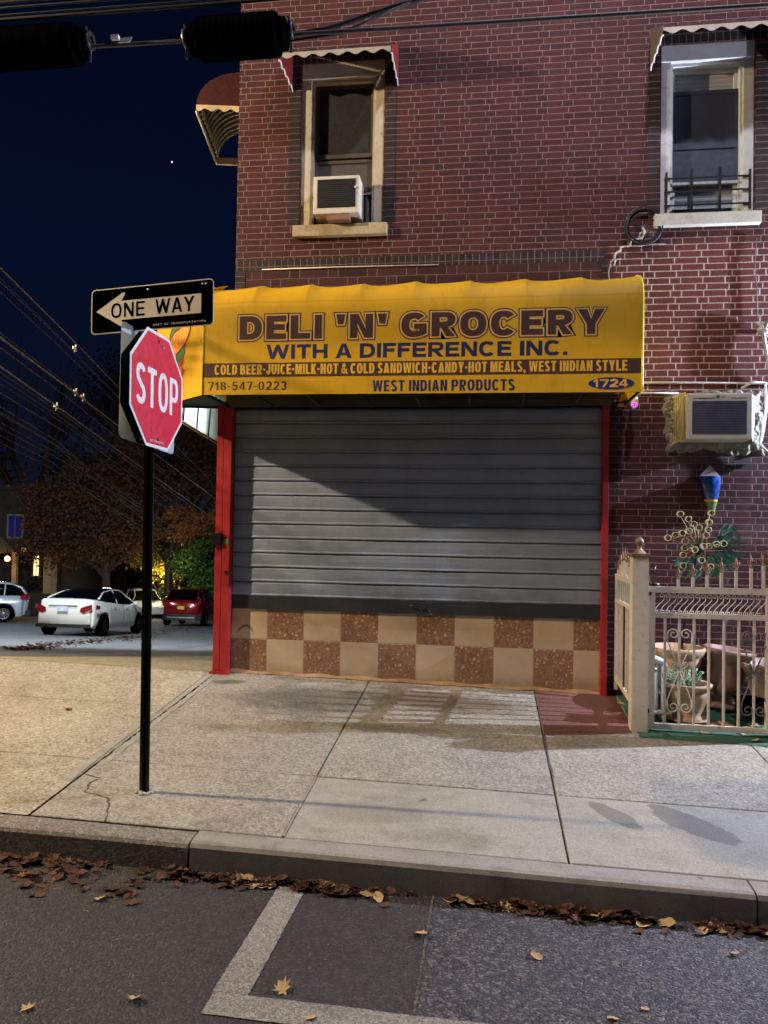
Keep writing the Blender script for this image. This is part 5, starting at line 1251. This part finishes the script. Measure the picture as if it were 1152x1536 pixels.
for i in range(520):
    j = random.random()*4.99; a = strip[int(j)]; b = strip[int(j)+1] if int(j)+1 < 6 else strip[5]; f = j-int(j); wd = .05+.05*j
    x, y = a[0]+(b[0]-a[0])*f+random.gauss(0, wd*1.6), a[1]+(b[1]-a[1])*f
    add_leaf(m, x, y, zg, random.uniform(.03, .055), .0, .5)
m.build('leaf_litter', M['leaflitter'], kind='stuff', label='dry leaf litter along the edge of the side street', fix=False)

# ------------------------------------------------------------------ cars
def carpaint(name, col, rough=.25, metal=0.):
    t = NT(name); t.set(Base_Color=lin(col), Roughness=rough, Metallic=metal, Coat_Weight=.8, Coat_Roughness=.05); return t.m
tyre = M['black']; rimm = plain('rim_alloy', '#9da2a6', .35, .8, bump=0); rimd = plain('rim_dark', '#202226', .4, .6, bump=0)
trimb = plain('black_trim', '#0d0e10', .5, bump=0); lampred = NT('lamp_red'); lampred.set(Base_Color=lin('#6f0f18'), Roughness=.15, Coat_Weight=.7, Emission_Color=lin('#9c1420'), Emission_Strength=.05); lampred = lampred.m
lampclear = glassy('lamp_clear', '#c8ccd0', .1)
def interp(tab, x):
    for (a, va), (b, vb) in zip(tab, tab[1:]):
        if x <= b:
            t_ = (x-a)/(b-a) if b > a else 0; t_ = t_*t_*(3-2*t_) if False else t_; return va+(vb-va)*t_
    return tab[-1][1]
def car(label, loc, rz, paint, kind, rim=rimm, plate=None, group=None):
    """local frame: +Y is the front; length L; origin under the centre"""
    r = thing('parked_car', label, 'car', loc, rz, group)
    if kind == 'sedan':
        L, Wd, wr, wb = 4.65, .90, .33, (-1.42, 1.40)
        deck = [(-2.32, .86), (-2.28, 1.02), (-2.1, 1.09), (-1.6, 1.08), (-1.2, 1.04), (0, .98), (.9, .98), (1.3, .95), (1.8, .86), (2.2, .72), (2.32, .6)]
        roof = [(-1.75, 1.09), (-1.15, 1.32), (-.5, 1.43), (.1, 1.44), (.5, 1.37), (1.15, 1.0)]
        g0, g1, gr0, gr1 = -1.78, 1.18, -.95, .45
    else:
        L, Wd, wr, wb = 4.6, .92, .36, (-1.38, 1.32)
        deck = [(-2.30, 1.0), (-2.27, 1.12), (-2.1, 1.14), (-1.0, 1.12), (0, 1.08), (1.0, 1.08), (1.4, 1.04), (1.9, .97), (2.2, .82), (2.3, .68)]
        roof = [(-2.2, 1.12), (-1.95, 1.5), (-1.6, 1.64), (-.6, 1.69), (.0, 1.68), (.45, 1.58), (1.2, 1.08)]
        g0, g1, gr0, gr1 = -2.22, 1.22, -1.75, .4
    ys_ = sorted(set([round(-L/2+L*i/60, 3) for i in range(61)]))
    def wid(y): k = abs(y)/(L/2); return Wd*(1-.16*k**5-.02*k*k)
    def sill(y):
        z = .24
        if abs(y) > L/2-.35: z = .24+.10*(abs(y)-(L/2-.35))/.35
        for w in wb:
            d = abs(y-w); RA = wr+.055
            if d < RA: z = max(z, wr+math.sqrt(RA*RA-d*d))
        return z
    m = MB(); sec = []
    for y in ys_:
        w = wid(y); zb_ = sill(y); zt = interp(deck, y); zs = min(zt-.02, .72 if kind == 'sedan' else .8); zm = min(zs-.02, max(zb_+.02, .45))
        z1 = max(zb_+.01, .33)
        half = [(w*.93, zb_), (w*.985, max(zb_+.004, z1)), (w*1.0, max(zb_+.008, zm)), (w*.995, max(zb_+.012, zs)), (w*.95, max(zb_+.02, zt-.06)), (w*.86, max(zb_+.03, zt-.01)), (w*.5, max(zb_+.03, zt+.012)), (0, max(zb_+.03, zt+.018))]
        sec.append(half)
    nh = 8; vs = []; 
    for y, h in zip(ys_, sec):
        bow = .10*(abs(y) > L/2-.01)
        for k_, (x, z) in enumerate(h): vs.append((x, y-(.16*(x/Wd)**4*(1 if y > 0 else -1) if abs(y) > L/2-.2 else 0), z))
        for k_, (x, z) in enumerate(h[-2::-1]): vs.append((-x, y-(.16*(x/Wd)**4*(1 if y > 0 else -1) if abs(y) > L/2-.2 else 0), z))
    ns = 15; fs = [(i*ns+j, (i+1)*ns+j, (i+1)*ns+j+1, i*ns+j+1) for i in range(len(ys_)-1) for j in range(ns-1)]
    fs += [tuple(range(ns)), tuple((len(ys_)-1)*ns+j for j in range(ns))]
    m.add(vs, fs, True)
    m.build('body', paint, r, local=True)
    # greenhouse: dark glass shell, body coloured roof and pillars proud of it
    gy = [g0+(g1-g0)*i/30 for i in range(31)]
    def gsec(y, off=0.):
        zb_ = interp(deck, y)-.02; zt = max(zb_+.01, interp(roof, y)); wbm = wid(y)*.90; wt = Wd*.66+(.0); f = min(1, (zt-zb_)/.35)
        w_top = wbm*(1-f)+wt*f
        return [(wbm+off, zb_), (wbm*.97+w_top*.03+off, zb_+(zt-zb_)*.05), ((wbm+w_top)/2+.015+off, zb_+(zt-zb_)*.55), (w_top+.01+off, zb_+(zt-zb_)*.90), (w_top*.90, zt-.005+off), (w_top*.5, zt+.012+off), (0, zt+.016+off)]
    def shell(ya, yb, j0, j1, off, name, mat, both=True, n=12):
        m = MB(); yv = [ya+(yb-ya)*i/n for i in range(n+1)]
        for sg in (1, -1):
            vs = []
            for y in yv:
                g_ = gsec(y, off)[j0:j1+1]
                for x, z in g_: vs.append((sg*x, y, z))
            k_ = j1-j0+1; m.add(vs, [(i*k_+j, (i+1)*k_+j, (i+1)*k_+j+1, i*k_+j+1) for i in range(n) for j in range(k_-1)], True)
        return m.build(name, mat, r, local=True)
    shell(g0, g1, 0, 6, 0., 'windows', M['carglass'], n=30)
    shell(gr0, gr1, 3, 6, .006, 'roof', M['carglass'] if kind == 'sedan' else paint)
    m = MB()
    for sg in (1, -1):
        for (ya, yb, wdt) in (((-1.72, -.95, .05), (-.42, -.40, .025), (.45, 1.15, .035)) if kind == 'sedan' else ((-2.15, -1.7, .06), (-1.35, -1.35, .06), (-.35, -.33, .03), (.4, 1.15, .035))):
            pts = []
            for i in range(7):
                f = i/6; y = ya+(yb-ya)*f
                g_ = gsec(y if ya != yb else ya, .004); zz = g_[3][1] if ya != yb else None
                if abs(ya-yb) > .1: x, z = g_[3][0], g_[3][1]
                else:
                    b0, b1 = g_[0], g_[3]; x = b0[0]+(b1[0]-b0[0])*f+.004; z = b0[1]+(b1[1]-b0[1])*f
                pts.append((sg*x, y, z))
            m.tube(pts, wdt*.6, 5)
        pts = [(sg*(gsec(y, .006)[3][0]), y, gsec(y, .006)[3][1]) for y in [gr0-.1+(gr1-gr0+.2)*i/10 for i in range(11)]]; m.tube(pts, .022, 5)
    m.build('pillars', paint, r, local=True)
    # wheels
    for wy in wb:
        for sg in (1, -1):
            x = sg*(Wd-.10); Rt = Matrix.Rotation(radians(90), 3, 'Y')
            m = MB(); m.lathe([(wr*.62, -.10), (wr*.9, -.11), (wr, -.08), (wr, .08), (wr*.9, .11), (wr*.62, .10), (wr*.62, -.10)], (x, wy, wr), 28, Rt); w_ = m.build('wheel', tyre, r, local=True)
            m = MB(); xo = x+sg*.085
            m.lathe([(wr*.66, 0), (wr*.62, .01*sg), (wr*.56, -.02*sg)], (xo, wy, wr), 24, Rt)
            for k_ in range(10):
                a = 2*pi*k_/10; a2 = a+.10
                p0 = Vector((xo-.0*sg, wy+.06*cos(a), wr+.06*sin(a))); p1 = Vector((xo-.005*sg, wy+wr*.62*cos(a2), wr+wr*.62*sin(a2))); m.tube([p0, p1], .018, 5)
            m.lathe([(.001, .01*sg), (.07, .01*sg), (.075, 0)], (xo, wy, wr), 16, Rt); m.build('rim', rim, w_, local=True)
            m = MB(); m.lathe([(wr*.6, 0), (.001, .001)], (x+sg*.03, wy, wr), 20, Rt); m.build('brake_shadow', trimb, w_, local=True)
    yb = -L/2
    def back(u, z, o=.012): return (u, yb+.16*(abs(u)/Wd)**4-o, z)
    # rear lamps
    for sg in (1, -1):
        m = MB(); 
        if kind == 'sedan': pl = [(.50, .74), (.52, .83), (.66, .90), (.80, .93), (.80, .80), (.72, .70), (.60, .68)]
        else: pl = [(.52, .95), (.52, 1.0), (.72, 1.04), (.80, 1.22), (.84, 1.20), (.84, 1.0), (.80, .92)]
        a = [Vector(back(sg*u, z, .014)) for u, z in pl]; b = [p+Vector((0, .03+.0, 0)) for p in a]; n = len(a)
        m.add(a+b, [tuple(range(n))]+[(i, (i+1) % n, n+(i+1) % n, n+i) for i in range(n)])
        wrap = [(Wd*.985, yb+.16, z) for z in (.93, .80)]+[(Wd*1.002, yb+.42, z) for z in (.80, .90)]
        if kind != 'sedan': wrap = [(Wd*.95, yb+.12, z) for z in (1.2, .97)]+[(Wd*.985, yb+.34, z) for z in (.99, 1.12)]
        m.add([(sg*(x+.012), y, z) for x, y, z in wrap], [(0, 1, 2, 3)]); m.build('tail_lamp', lampred, r, local=True)
        m = MB(); m.add([(sg*u, L/2-.16*(u/Wd)**4+.012, z) for u, z in ((.45, .62), (.80, .66), (.82, .76), (.50, .70))], [(0, 1, 2, 3)]); m.build('headlight', lampclear, r, local=True)
    m = MB()
    if kind == 'sedan':
        m.add([back(u, .885+.02*cos(u), .013) for u in (-.42, .42)]+[back(u, .865, .013) for u in (.42, -.42)], [(0, 1, 2, 3)])
        m.build('chrome_strip', rimm, r, local=True); m = MB()
        for u0, u1 in [(-.82+.0+i*.205, -.82+(i+1)*.205) for i in range(8)]: m.add([back(u0, .27), back(u1, .27), back(u1*.97, .37), back(u0*.97, .37)], [(0, 1, 2, 3)])
    else:
        for u0, u1 in [(-.86+i*.215, -.86+(i+1)*.215) for i in range(8)]: m.add([back(u0, .26), back(u1, .26), back(u1, .52), back(u0, .52)], [(0, 1, 2, 3)])
    m.build('lower_bumper', trimb, r, local=True)
    if kind != 'sedan':
        m = MB()
        for u0, u1 in [(-.6+i*.2, -.4+i*.2) for i in range(6)]: m.add([back(u0, .36, .02), back(u1, .36, .02), back(u1, .40, .02), back(u0, .40, .02)], [(0, 1, 2, 3)])
        m.build('skid_plate', rimm, r, local=True)
    if plate:
        zc = .80 if kind == 'sedan' else .80
        m = MB(); m.box(-.155, .155, yb-.03, yb-.018, zc-.075, zc+.075, .004); pq = m.build('number_plate', plain('plate_'+plate[0], plate[0], .5, bump=0), r, local=True)
    # door handles, mirrors, seams
    m = MB()
    for sg in (1, -1):
        for y in ((-.75, .2) if kind == 'sedan' else (-.95, .1)): m.tube([(sg*(wid(y)*.985+.012), y-.09, .86 if kind == 'sedan' else .96), (sg*(wid(y)*.985+.012), y+.09, .86 if kind == 'sedan' else .96)], .012, 5)
    m.build('door_handles', rimm if kind == 'sedan' else paint, r, local=True)
    m = MB()
    for sg in (1, -1):
        for y in ((-.98, -.02, .98) if kind == 'sedan' else (-1.15, -.15, .85)):
            for k_ in range(1): m.tube([(sg*(wid(y)*.99+.002), y, .32), (sg*(wid(y)*1.0+.002), y, .55), (sg*(wid(y)*.995+.002), y, .78), (sg*(wid(y)*.95+.004), y, .93)], .004, 4)
    m.build('door_seams', trimb, r, local=True)
    for sg in (1, -1):
        m = MB(); zz = 1.0 if kind == 'sedan' else 1.12; m.sphere((sg*(Wd+.06), .78, zz), .085, 6, (1, .7, .75)); m.tube([(sg*(Wd-.12), .80, zz-.04), (sg*(Wd+.03), .79, zz-.03)], .02, 5); m.build('mirror', paint, r, local=True)
    return r
white = carpaint('paint_white', '#d9dbd8'); redp = carpaint('paint_red', '#7d0f16', .2, .2); silver = carpaint('paint_silver', '#b9c4d2', .25, .3); darkp = carpaint('paint_dark', '#22242a')
hd = math.atan2(.14, .99)
def put(kind, x, y, *a, **k): return a
pl = {'x': 0}
car('white sedan with black roof seen from behind, parked beyond the sign post', (-9.5, 14.95, zg(-9.5, 14.95)-.0), radians(5), white, 'sedan', rim=rimd, plate=('#b9c4dc',))
car('dark red suv with a yellow plate parked beside the red shutter post', (-10.75, 26.3, zg(-10.75, 26.3)), radians(8), redp, 'suv', plate=('#e0b020',))
car('silver white suv seen side on at the left edge of the street', (-18.7, 21.6, zg(-18.7, 21.6)), radians(120), silver, 'suv')
car('white suv parked nose on behind the white sedan', (-17.9, 36.5, zg(-17.9, 36.5)), radians(215), white, 'suv')
car('dark car with a pale roof parked behind the white sedan', (-20.3, 37, zg(-20.3, 37)), radians(200), darkp, 'sedan')
# tilt cars to the fall of the street
for o in COL.objects:
    if o.name.startswith('parked_car') and o.parent is None:
        p = o.location; sl = (zg(p.x, p.y+.5)-zg(p.x, p.y-.5))
        h = Vector((-sin(o.rotation_euler.z), cos(o.rotation_euler.z), 0)); f = math.atan(sl*h.y); side_ = math.atan(sl*(-sin(o.rotation_euler.z+pi/2)*0+ (h.x))) 
        o.rotation_euler = (Matrix.Rotation(o.rotation_euler.z, 3, 'Z') @ Matrix.Rotation(f, 3, 'X') @ Matrix.Rotation(-math.atan(sl*sin(o.rotation_euler.z)), 3, 'Y')).to_euler()

# ------------------------------------------------------------------ trees and far houses
def tree(name, label, base, trunk_h, blobs_, n, ls, mat, limbs=7, tr=.18, group=None, bark='bark', twigs=0):
    r = thing(name, label, 'tree', base, group=group)
    b = Vector(base); m = MB()
    top = b+Vector((random.uniform(-.3, .3), 0, trunk_h)); m.tube([b-Vector((0, 0, .2)), b.lerp(top, .5)+Vector((random.uniform(-.1, .1), 0, 0)), top], [tr*1.2, tr, tr*.7], 8)
    for c_, R in blobs_[:limbs]:
        c_ = Vector(c_); q = b.lerp(top, random.uniform(.6, 1)); md = q.lerp(c_, .5)+Vector((random.uniform(-.3, .3), 0, random.uniform(-.1, .3)))
        m.tube([q, md, c_], [tr*.5, tr*.3, tr*.08], 5)
        for k_ in range(3+twigs):
            e = c_+Vector((random.gauss(0, 1), random.gauss(0, 1), random.gauss(.3, 1)))*R*.7; m.tube([md.lerp(c_, random.random()), (md+e)/2+Vector((0, 0, random.uniform(-.2, .2))), e], [tr*.18, tr*.1, tr*.03], 4)
    m.build('trunk', M[bark], r)
    if n:
        m = MB(); tot = sum(R**2 for _, R in blobs_)
        for c_, R in blobs_:
            c_ = Vector(c_)
            for i in range(int(n*R*R/tot)):
                d = Vector((random.gauss(0, 1), random.gauss(0, 1), random.gauss(0, 1)))*R*.62
                q = c_+Vector((d.x, d.y, d.z*.8)); a = Vector((random.gauss(0, 1), random.gauss(0, 1), random.gauss(0, 1))).normalized(); bb = a.orthogonal().normalized(); s = ls*random.uniform(.6, 1.3)
                cr = a.cross(bb)
                m.add([q, q+a*s*.5+bb*s*.4, q+a*s*1.1, q+a*s*.5-bb*s*.4], [(0, 1, 2, 3)])
        m.build('crown', mat, r, fix=False)
    return r
def cl(x, y, z, n, sx, sz, R):
    return [((x+random.uniform(-sx, sx), y+random.uniform(-1.5, 1.5), z+random.uniform(-sz, sz)), R*random.uniform(.6, 1.2)) for _ in range(n)]
tree('oak_tree', 'broad oak with rusty brown leaves behind the white sedan', (-17.6, 31, -3.5), 3.2, cl(-18.2, 31, 2.0, 20, 3.4, 2.0, 1.0)+cl(-18.5, 31, .3, 8, 2.6, .5, .8), 10000, .16, M['leafrust'], 9, .22)
tree('oak_tree', 'taller brown oak rising dark above the parked cars', (-15.2, 34, -3.8), 4.5, cl(-15.5, 34, 4.2, 22, 4.2, 2.6, 1.3), 9000, .18, M['leafrust'], 9, .25)
tree('maple_tree', 'small yellow leaved tree glowing behind the sign post', (-17.3, 37, -4), 2.2, cl(-17.2, 37, -.3, 12, 1.6, 1.3, .7), 7000, .16, M['leafyellow'], 6, .12)
tree('evergreen_tree', 'dense green tree right of the sign post behind the red suv', (-13.6, 34, -3.8), 1.6, cl(-13.3, 34, -1.3, 16, 1.3, 1.5, .8)+cl(-13.2, 34, .5, 8, .9, .8, .6), 14000, .15, M['leafgreen'], 6, .14)
tree('oak_tree', 'thin branch with orange leaves hanging above the green tree', (-14.9, 33, -3.6), 4.0, cl(-12.7, 32, 1.8, 7, 1.5, .6, .5), 2600, .16, M['leafbrown'], 5, .12)
tree('bush', 'dark leafy bushes along the front of the porch house', (-23.5, 33, -3.8), .6, cl(-22.4, 33, -2.5, 12, 2.5, .5, .6), 5000, .14, M['leafdark'], 4, .05)
tree('bare_tree', 'large bare branched tree standing over the dark porch house', (-29, 42, -4.2), 7.5, cl(-29, 42, 8.5, 12, 5, 3.2, 2.4), 0, .2, M['leafdark'], 12, .4, twigs=7)
tree('tall_tree', 'tall dark tree silhouetted against the night sky behind the one way sign', (-19.5, 48, -4.3), 9., cl(-20, 48, 12.5, 12, 6, 4.5, 2.2), 5000, .22, M['leafdark'], 12, .4, twigs=6)
tree('tall_tree', 'dark tall tree massed above the brown oaks at the left', (-27, 50, -4.3), 8., cl(-27, 50, 8.5, 16, 7, 4.5, 2.4), 9000, .25, M['leafdark'], 12, .4, twigs=4)

hs = thing('porch_house', 'dark two storey house with a gabled porch and glowing porch lamp', 'house', (-26.5, 38, -4.1))
hx, hy, hz = -25.3, 37.5, -4.1
def hp(px, py, dd=0): 
    d = 44.; q = far_pt(px, py, d); return q
siding = plain('dark_siding', '#2a2624', .8, var=.2); cream = plain('house_cream', '#8d7a5c', .8, var=.2)
D0 = hp(-60, 900); D1 = hp(78, 900)
hw = (D1-D0); hw.z = 0; hl = hw.length; hw.normalize(); hn = Vector((hw.y, -hw.x, 0))    # toward camera
def hb(name, u0, u1, z0, z1, n0, n1, mat, par=hs, b=0):
    m = MB(); c_ = D0+hw*((u0+u1)/2)+hn*((n0+n1)/2); c_.z = (z0+z1)/2
    m.obox(c_, hw*(u1-u0)/2, hn*(n1-n0)/2, Vector((0, 0, (z1-z0)/2)), b); return m.build(name, mat, par)
def uz(px, py, n=0.):
    q = far_pt(px, py, 44.); return ((Vector((q.x, q.y, 0))-Vector((D0.x, D0.y, 0))).dot(hw), q.z)
zt = uz(30, 735)[1]; zb = -4.3
hb('wall', 0, uz(95, 800)[0], zb, zt, -7, 0, siding)
m = MB(); 
rf = hb('roof', -.3, uz(95, 800)[0]+.3, zt, zt+.25, -7.3, .3, siding)
def hwin(px0, px1, py0, py1, gm, fm, n=.0, name='window', st=None):
    (u0, z1), (u1, z0) = uz(px0, py0), uz(px1, py1)
    f = hb(name, u0, u1, z0, z1, n, n+.05, fm); g_ = hb('pane', u0+.1, (u0+u1)/2-.02, z0+.1, z1-.1, n+.052, n+.06, gm, f); g_ = hb('pane', (u0+u1)/2+.02, u1-.1, z0+.1, z1-.1, n+.052, n+.06, gm, f)
frm = plain('house_trim', '#6b6f72', .6)
hwin(10, 34, 771, 808, emit('blue_pane', '#18186a', .12), frm); hwin(51, 63, 777, 816, M['glass'], frm)
# porch
zf_ = uz(50, 886)[1]
hb('porch_floor', -.2, uz(117, 880)[0], zb, zf_, 0.05, 2.2, siding)
zp = uz(60, 826)[1]
hb('porch_roof', uz(60, 826)[0], uz(117, 826)[0], zp, zp+.22, .05, 2.4, cream)
m = MB(); u0, u1 = uz(-55, 0)[0], uz(40, 0)[0]; zr0, zr1 = uz(0, 828)[1], uz(0, 804)[1]
o_ = D0.copy(); o_.z = 0
m.prism([(u0, zr0), (u1, zr0), ((u0+u1)/2, zr1+.7)], o_+hn*2.3, hw, (0, 0, 1), -hn*2.2); m.build('porch_gable', cream, hs)
for px in (-10, 62, 118):
    u = uz(px, 0)[0]; hb('porch_column', u-.12, u+.12, zf_, zp, 1.95, 2.2, cream)
hwin(49, 61, 830, 866, emit('warm_pane', '#ffdf9a', 1.6), cream, .05); hwin(66, 76, 832, 870, M['glass'], cream, .06)
hb('panel', uz(105, 0)[0], uz(116, 0)[0], uz(0, 884)[1], uz(0, 826)[1], 2.21, 2.26, cream)
hb('steps', uz(5, 0)[0], uz(25, 0)[0], zb, zf_-.3, 2.2, 3.0, siding)
plp = far_pt(11, 838, 41.2)
plamp = thing('porch_lamp', 'glowing orange porch lamp hanging under the gable of the dark house', 'lamp', tuple(plp))
MB().sphere(tuple(plp), .14, 8).build('bulb', emit('lamp_orange', '#ff9a50', 14), plamp)
m = MB(); m.tube([plp, plp+Vector((0, 0, .5))], .02, 5); m.build('stem', M['blackmetal'], plamp)
# far shed / cart seen under the green tree
ct = thing('food_cart', 'small brightly lit white food cart far down the street', 'cart', (-16.0, 42, -4.14))
cb = far_pt(302, 900, 46); cw = far_pt(320, 900, 46)-far_pt(288, 900, 46); L_ = cw.length; cw.normalize(); cn = Vector((cw.y, -cw.x, 0)).normalized()
def cbx(name, u0, u1, z0, z1, n0, n1, mat):
    m = MB(); c_ = cb+cw*((u0+u1)/2)+cn*((n0+n1)/2); c_.z = (z0+z1)/2; m.obox(c_, cw*(u1-u0)/2, cn*(n1-n0)/2, Vector((0, 0, (z1-z0)/2))); return m.build(name, mat, ct)
wc = plain('cart_white', '#c9c9c0', .5)
cbx('counter', -.6, .6, -4.0, -3.1, -.6, 0, wc); cbx('post', -.58, -.52, -3.1, -2.3, -.1, -.04, wc); cbx('post', .52, .58, -3.1, -2.3, -.1, -.04, wc); cbx('back_panel', -.55, .55, -3.1, -2.3, -.6, -.55, plain('cart_grey', '#55585c', .5))
m = MB(); c_ = cb.copy(); c_.z = -2.3; m.prism([(-.7, 0), (.7, 0), (.45, .35), (0, .5), (-.45, .35)], c_+cn*.2, cw, (0, 0, 1), -cn*1.0); m.build('canopy', wc, ct)
MB().sphere(tuple(cb+cn*(-.2)+Vector((0, 0, -2.45-cb.z))), .08, 6).build('bulb', emit('cart_bulb', '#fff3d8', 20), ct)
# houses and hedge line further back
for i, (px, w_, z1, dd, colr) in enumerate(((150, 7, .6, 62, '#5a4a38'), (250, 6, 1.2, 66, '#4a4038'), (-40, 9, 3, 70, '#2a2826'))):
    q = far_pt(px, 860, dd); h = thing('far_house', ['low tan house half hidden behind the brown oak', 'small grey brown house behind the green tree', 'dark tall house beyond the left edge of the street'][i], 'house', (q.x, q.y, -4.6))
    m = MB(); m.box(q.x-w_/2, q.x+w_/2, q.y, q.y+7, -5, z1); m.build('wall', plain('far_wall', colr, .8), h)
    m = MB(); m.prism([(-w_/2-.3, 0), (w_/2+.3, 0), (0, 1.8)], (q.x, q.y-.3, z1), (1, 0, 0), (0, 0, 1), (0, 7.6, 0)); m.build('roof', siding, h)
    for k_ in range(3):
        m = MB(); x = q.x-w_/2+.8+k_*(w_-1.6)/2; m.box(x-.4, x+.4, q.y-.05, q.y, -3.2, -1.9); m.build('window', M['glass'], h)

st = MB(); p = far_pt(258, 243, 900); st.sphere(tuple(p), .9, 6); st.build('star', emit('star_glow', '#cfd8ff', 2.), None, label='single bright star in the night sky left of the brick corner', cat='star')

# ------------------------------------------------------------------ lights
def lamp(name, loc, P_, col, size=.12, typ='POINT', tgt=None, cone=60, blend=.4):
    l = bpy.data.lights.new(name, typ); l.energy = P_; l.color = col
    l.shadow_soft_size = size
    o = bpy.data.objects.new(name, l); COL.objects.link(o); o.location = loc
    if tgt is not None:
        o.rotation_euler = (Vector(tgt)-Vector(loc)).to_track_quat('-Z', 'Y').to_euler()
    if typ == 'SPOT': l.spot_size = radians(cone); l.spot_blend = blend
    return o
WARM, COOL, NEUT = (1., .76, .48), (.68, .74, 1.), (1., .93, .84)
lamp('street_lamp_warm', (-6.0, -3.55, 6.45), 4500, WARM, .09)
lamp('wall_flood', (8.0, -.3, 3.3), 2500, COOL, .02)
lamp('street_lamp_right', (4.5, -3.5, 9.6), 1150, (.86, .84, 1.), .15)
lamp('street_fill_opposite', (9, -15, 9.5), 220, (.82, .86, 1.), .3)  # added ambient fill from across the street, no known lamp there
lamp('awning_tube', TUBE_MID, 60, (.8, 1., .95), .15)
lamp('far_lamp_cool', (-6.0, 7.0, 6.8), 5600, (.80, .92, 1.), .2, 'SPOT', (-8.6, 11.5, -1.6), 124, .35)
lamp('far_lamp_suv', (-15, 16, 3.5), 900, (.65, .75, 1.), .2)
lamp('far_lamp_yellow', (-16.2, 35.6, -1.6), 200, (1., .86, .5), .2)
lamp('far_fill_oak', (-15.5, 27.5, -1.2), 80, (1., .9, .72), .3)  # added fill on the lower oak leaves, no fixture there
lamp('far_fill_branch', (-13.4, 30.8, -.4), 70, (1., .8, .5), .1)  # added to brighten the orange branch leaves, no fixture there
lamp('porch_bulb', tuple(plp+hn*.25), 60, (1., .55, .25), .1)
sun = bpy.data.lights.new('moon', 'SUN'); sun.energy = .02; sun.angle = radians(.5); sun.color = (.8, .87, 1)
so_ = bpy.data.objects.new('moon', sun); COL.objects.link(so_); so_.rotation_euler = (radians(40), 0, radians(30))

w = bpy.data.worlds.new('World'); S.world = w; w.use_nodes = True
nt = w.node_tree; nt.nodes.clear()
o = nt.nodes.new('ShaderNodeOutputWorld'); bg = nt.nodes.new('ShaderNodeBackground'); nt.links.new(bg.outputs[0], o.inputs[0])
tc = nt.nodes.new('ShaderNodeTexCoord'); sp = nt.nodes.new('ShaderNodeSeparateXYZ'); nt.links.new(tc.outputs['Generated'], sp.inputs[0])
rp = nt.nodes.new('ShaderNodeValToRGB'); nt.links.new(sp.outputs[2], rp.inputs[0])
rp.color_ramp.elements[0].position = 0.; rp.color_ramp.elements[0].color = (.005, .006, .012, 1)
rp.color_ramp.elements[1].position = .75; rp.color_ramp.elements[1].color = (.0004, .0012, .0065, 1)
e = rp.color_ramp.elements.new(.3); e.color = (.0012, .0038, .0165, 1)
nt.links.new(rp.outputs[0], bg.inputs[0]); bg.inputs[1].default_value = 1.

S.view_settings.view_transform = 'Standard'; S.view_settings.look = 'None'; S.view_settings.gamma = 1; S.view_settings.exposure = .08
S.cycles.use_denoising = True
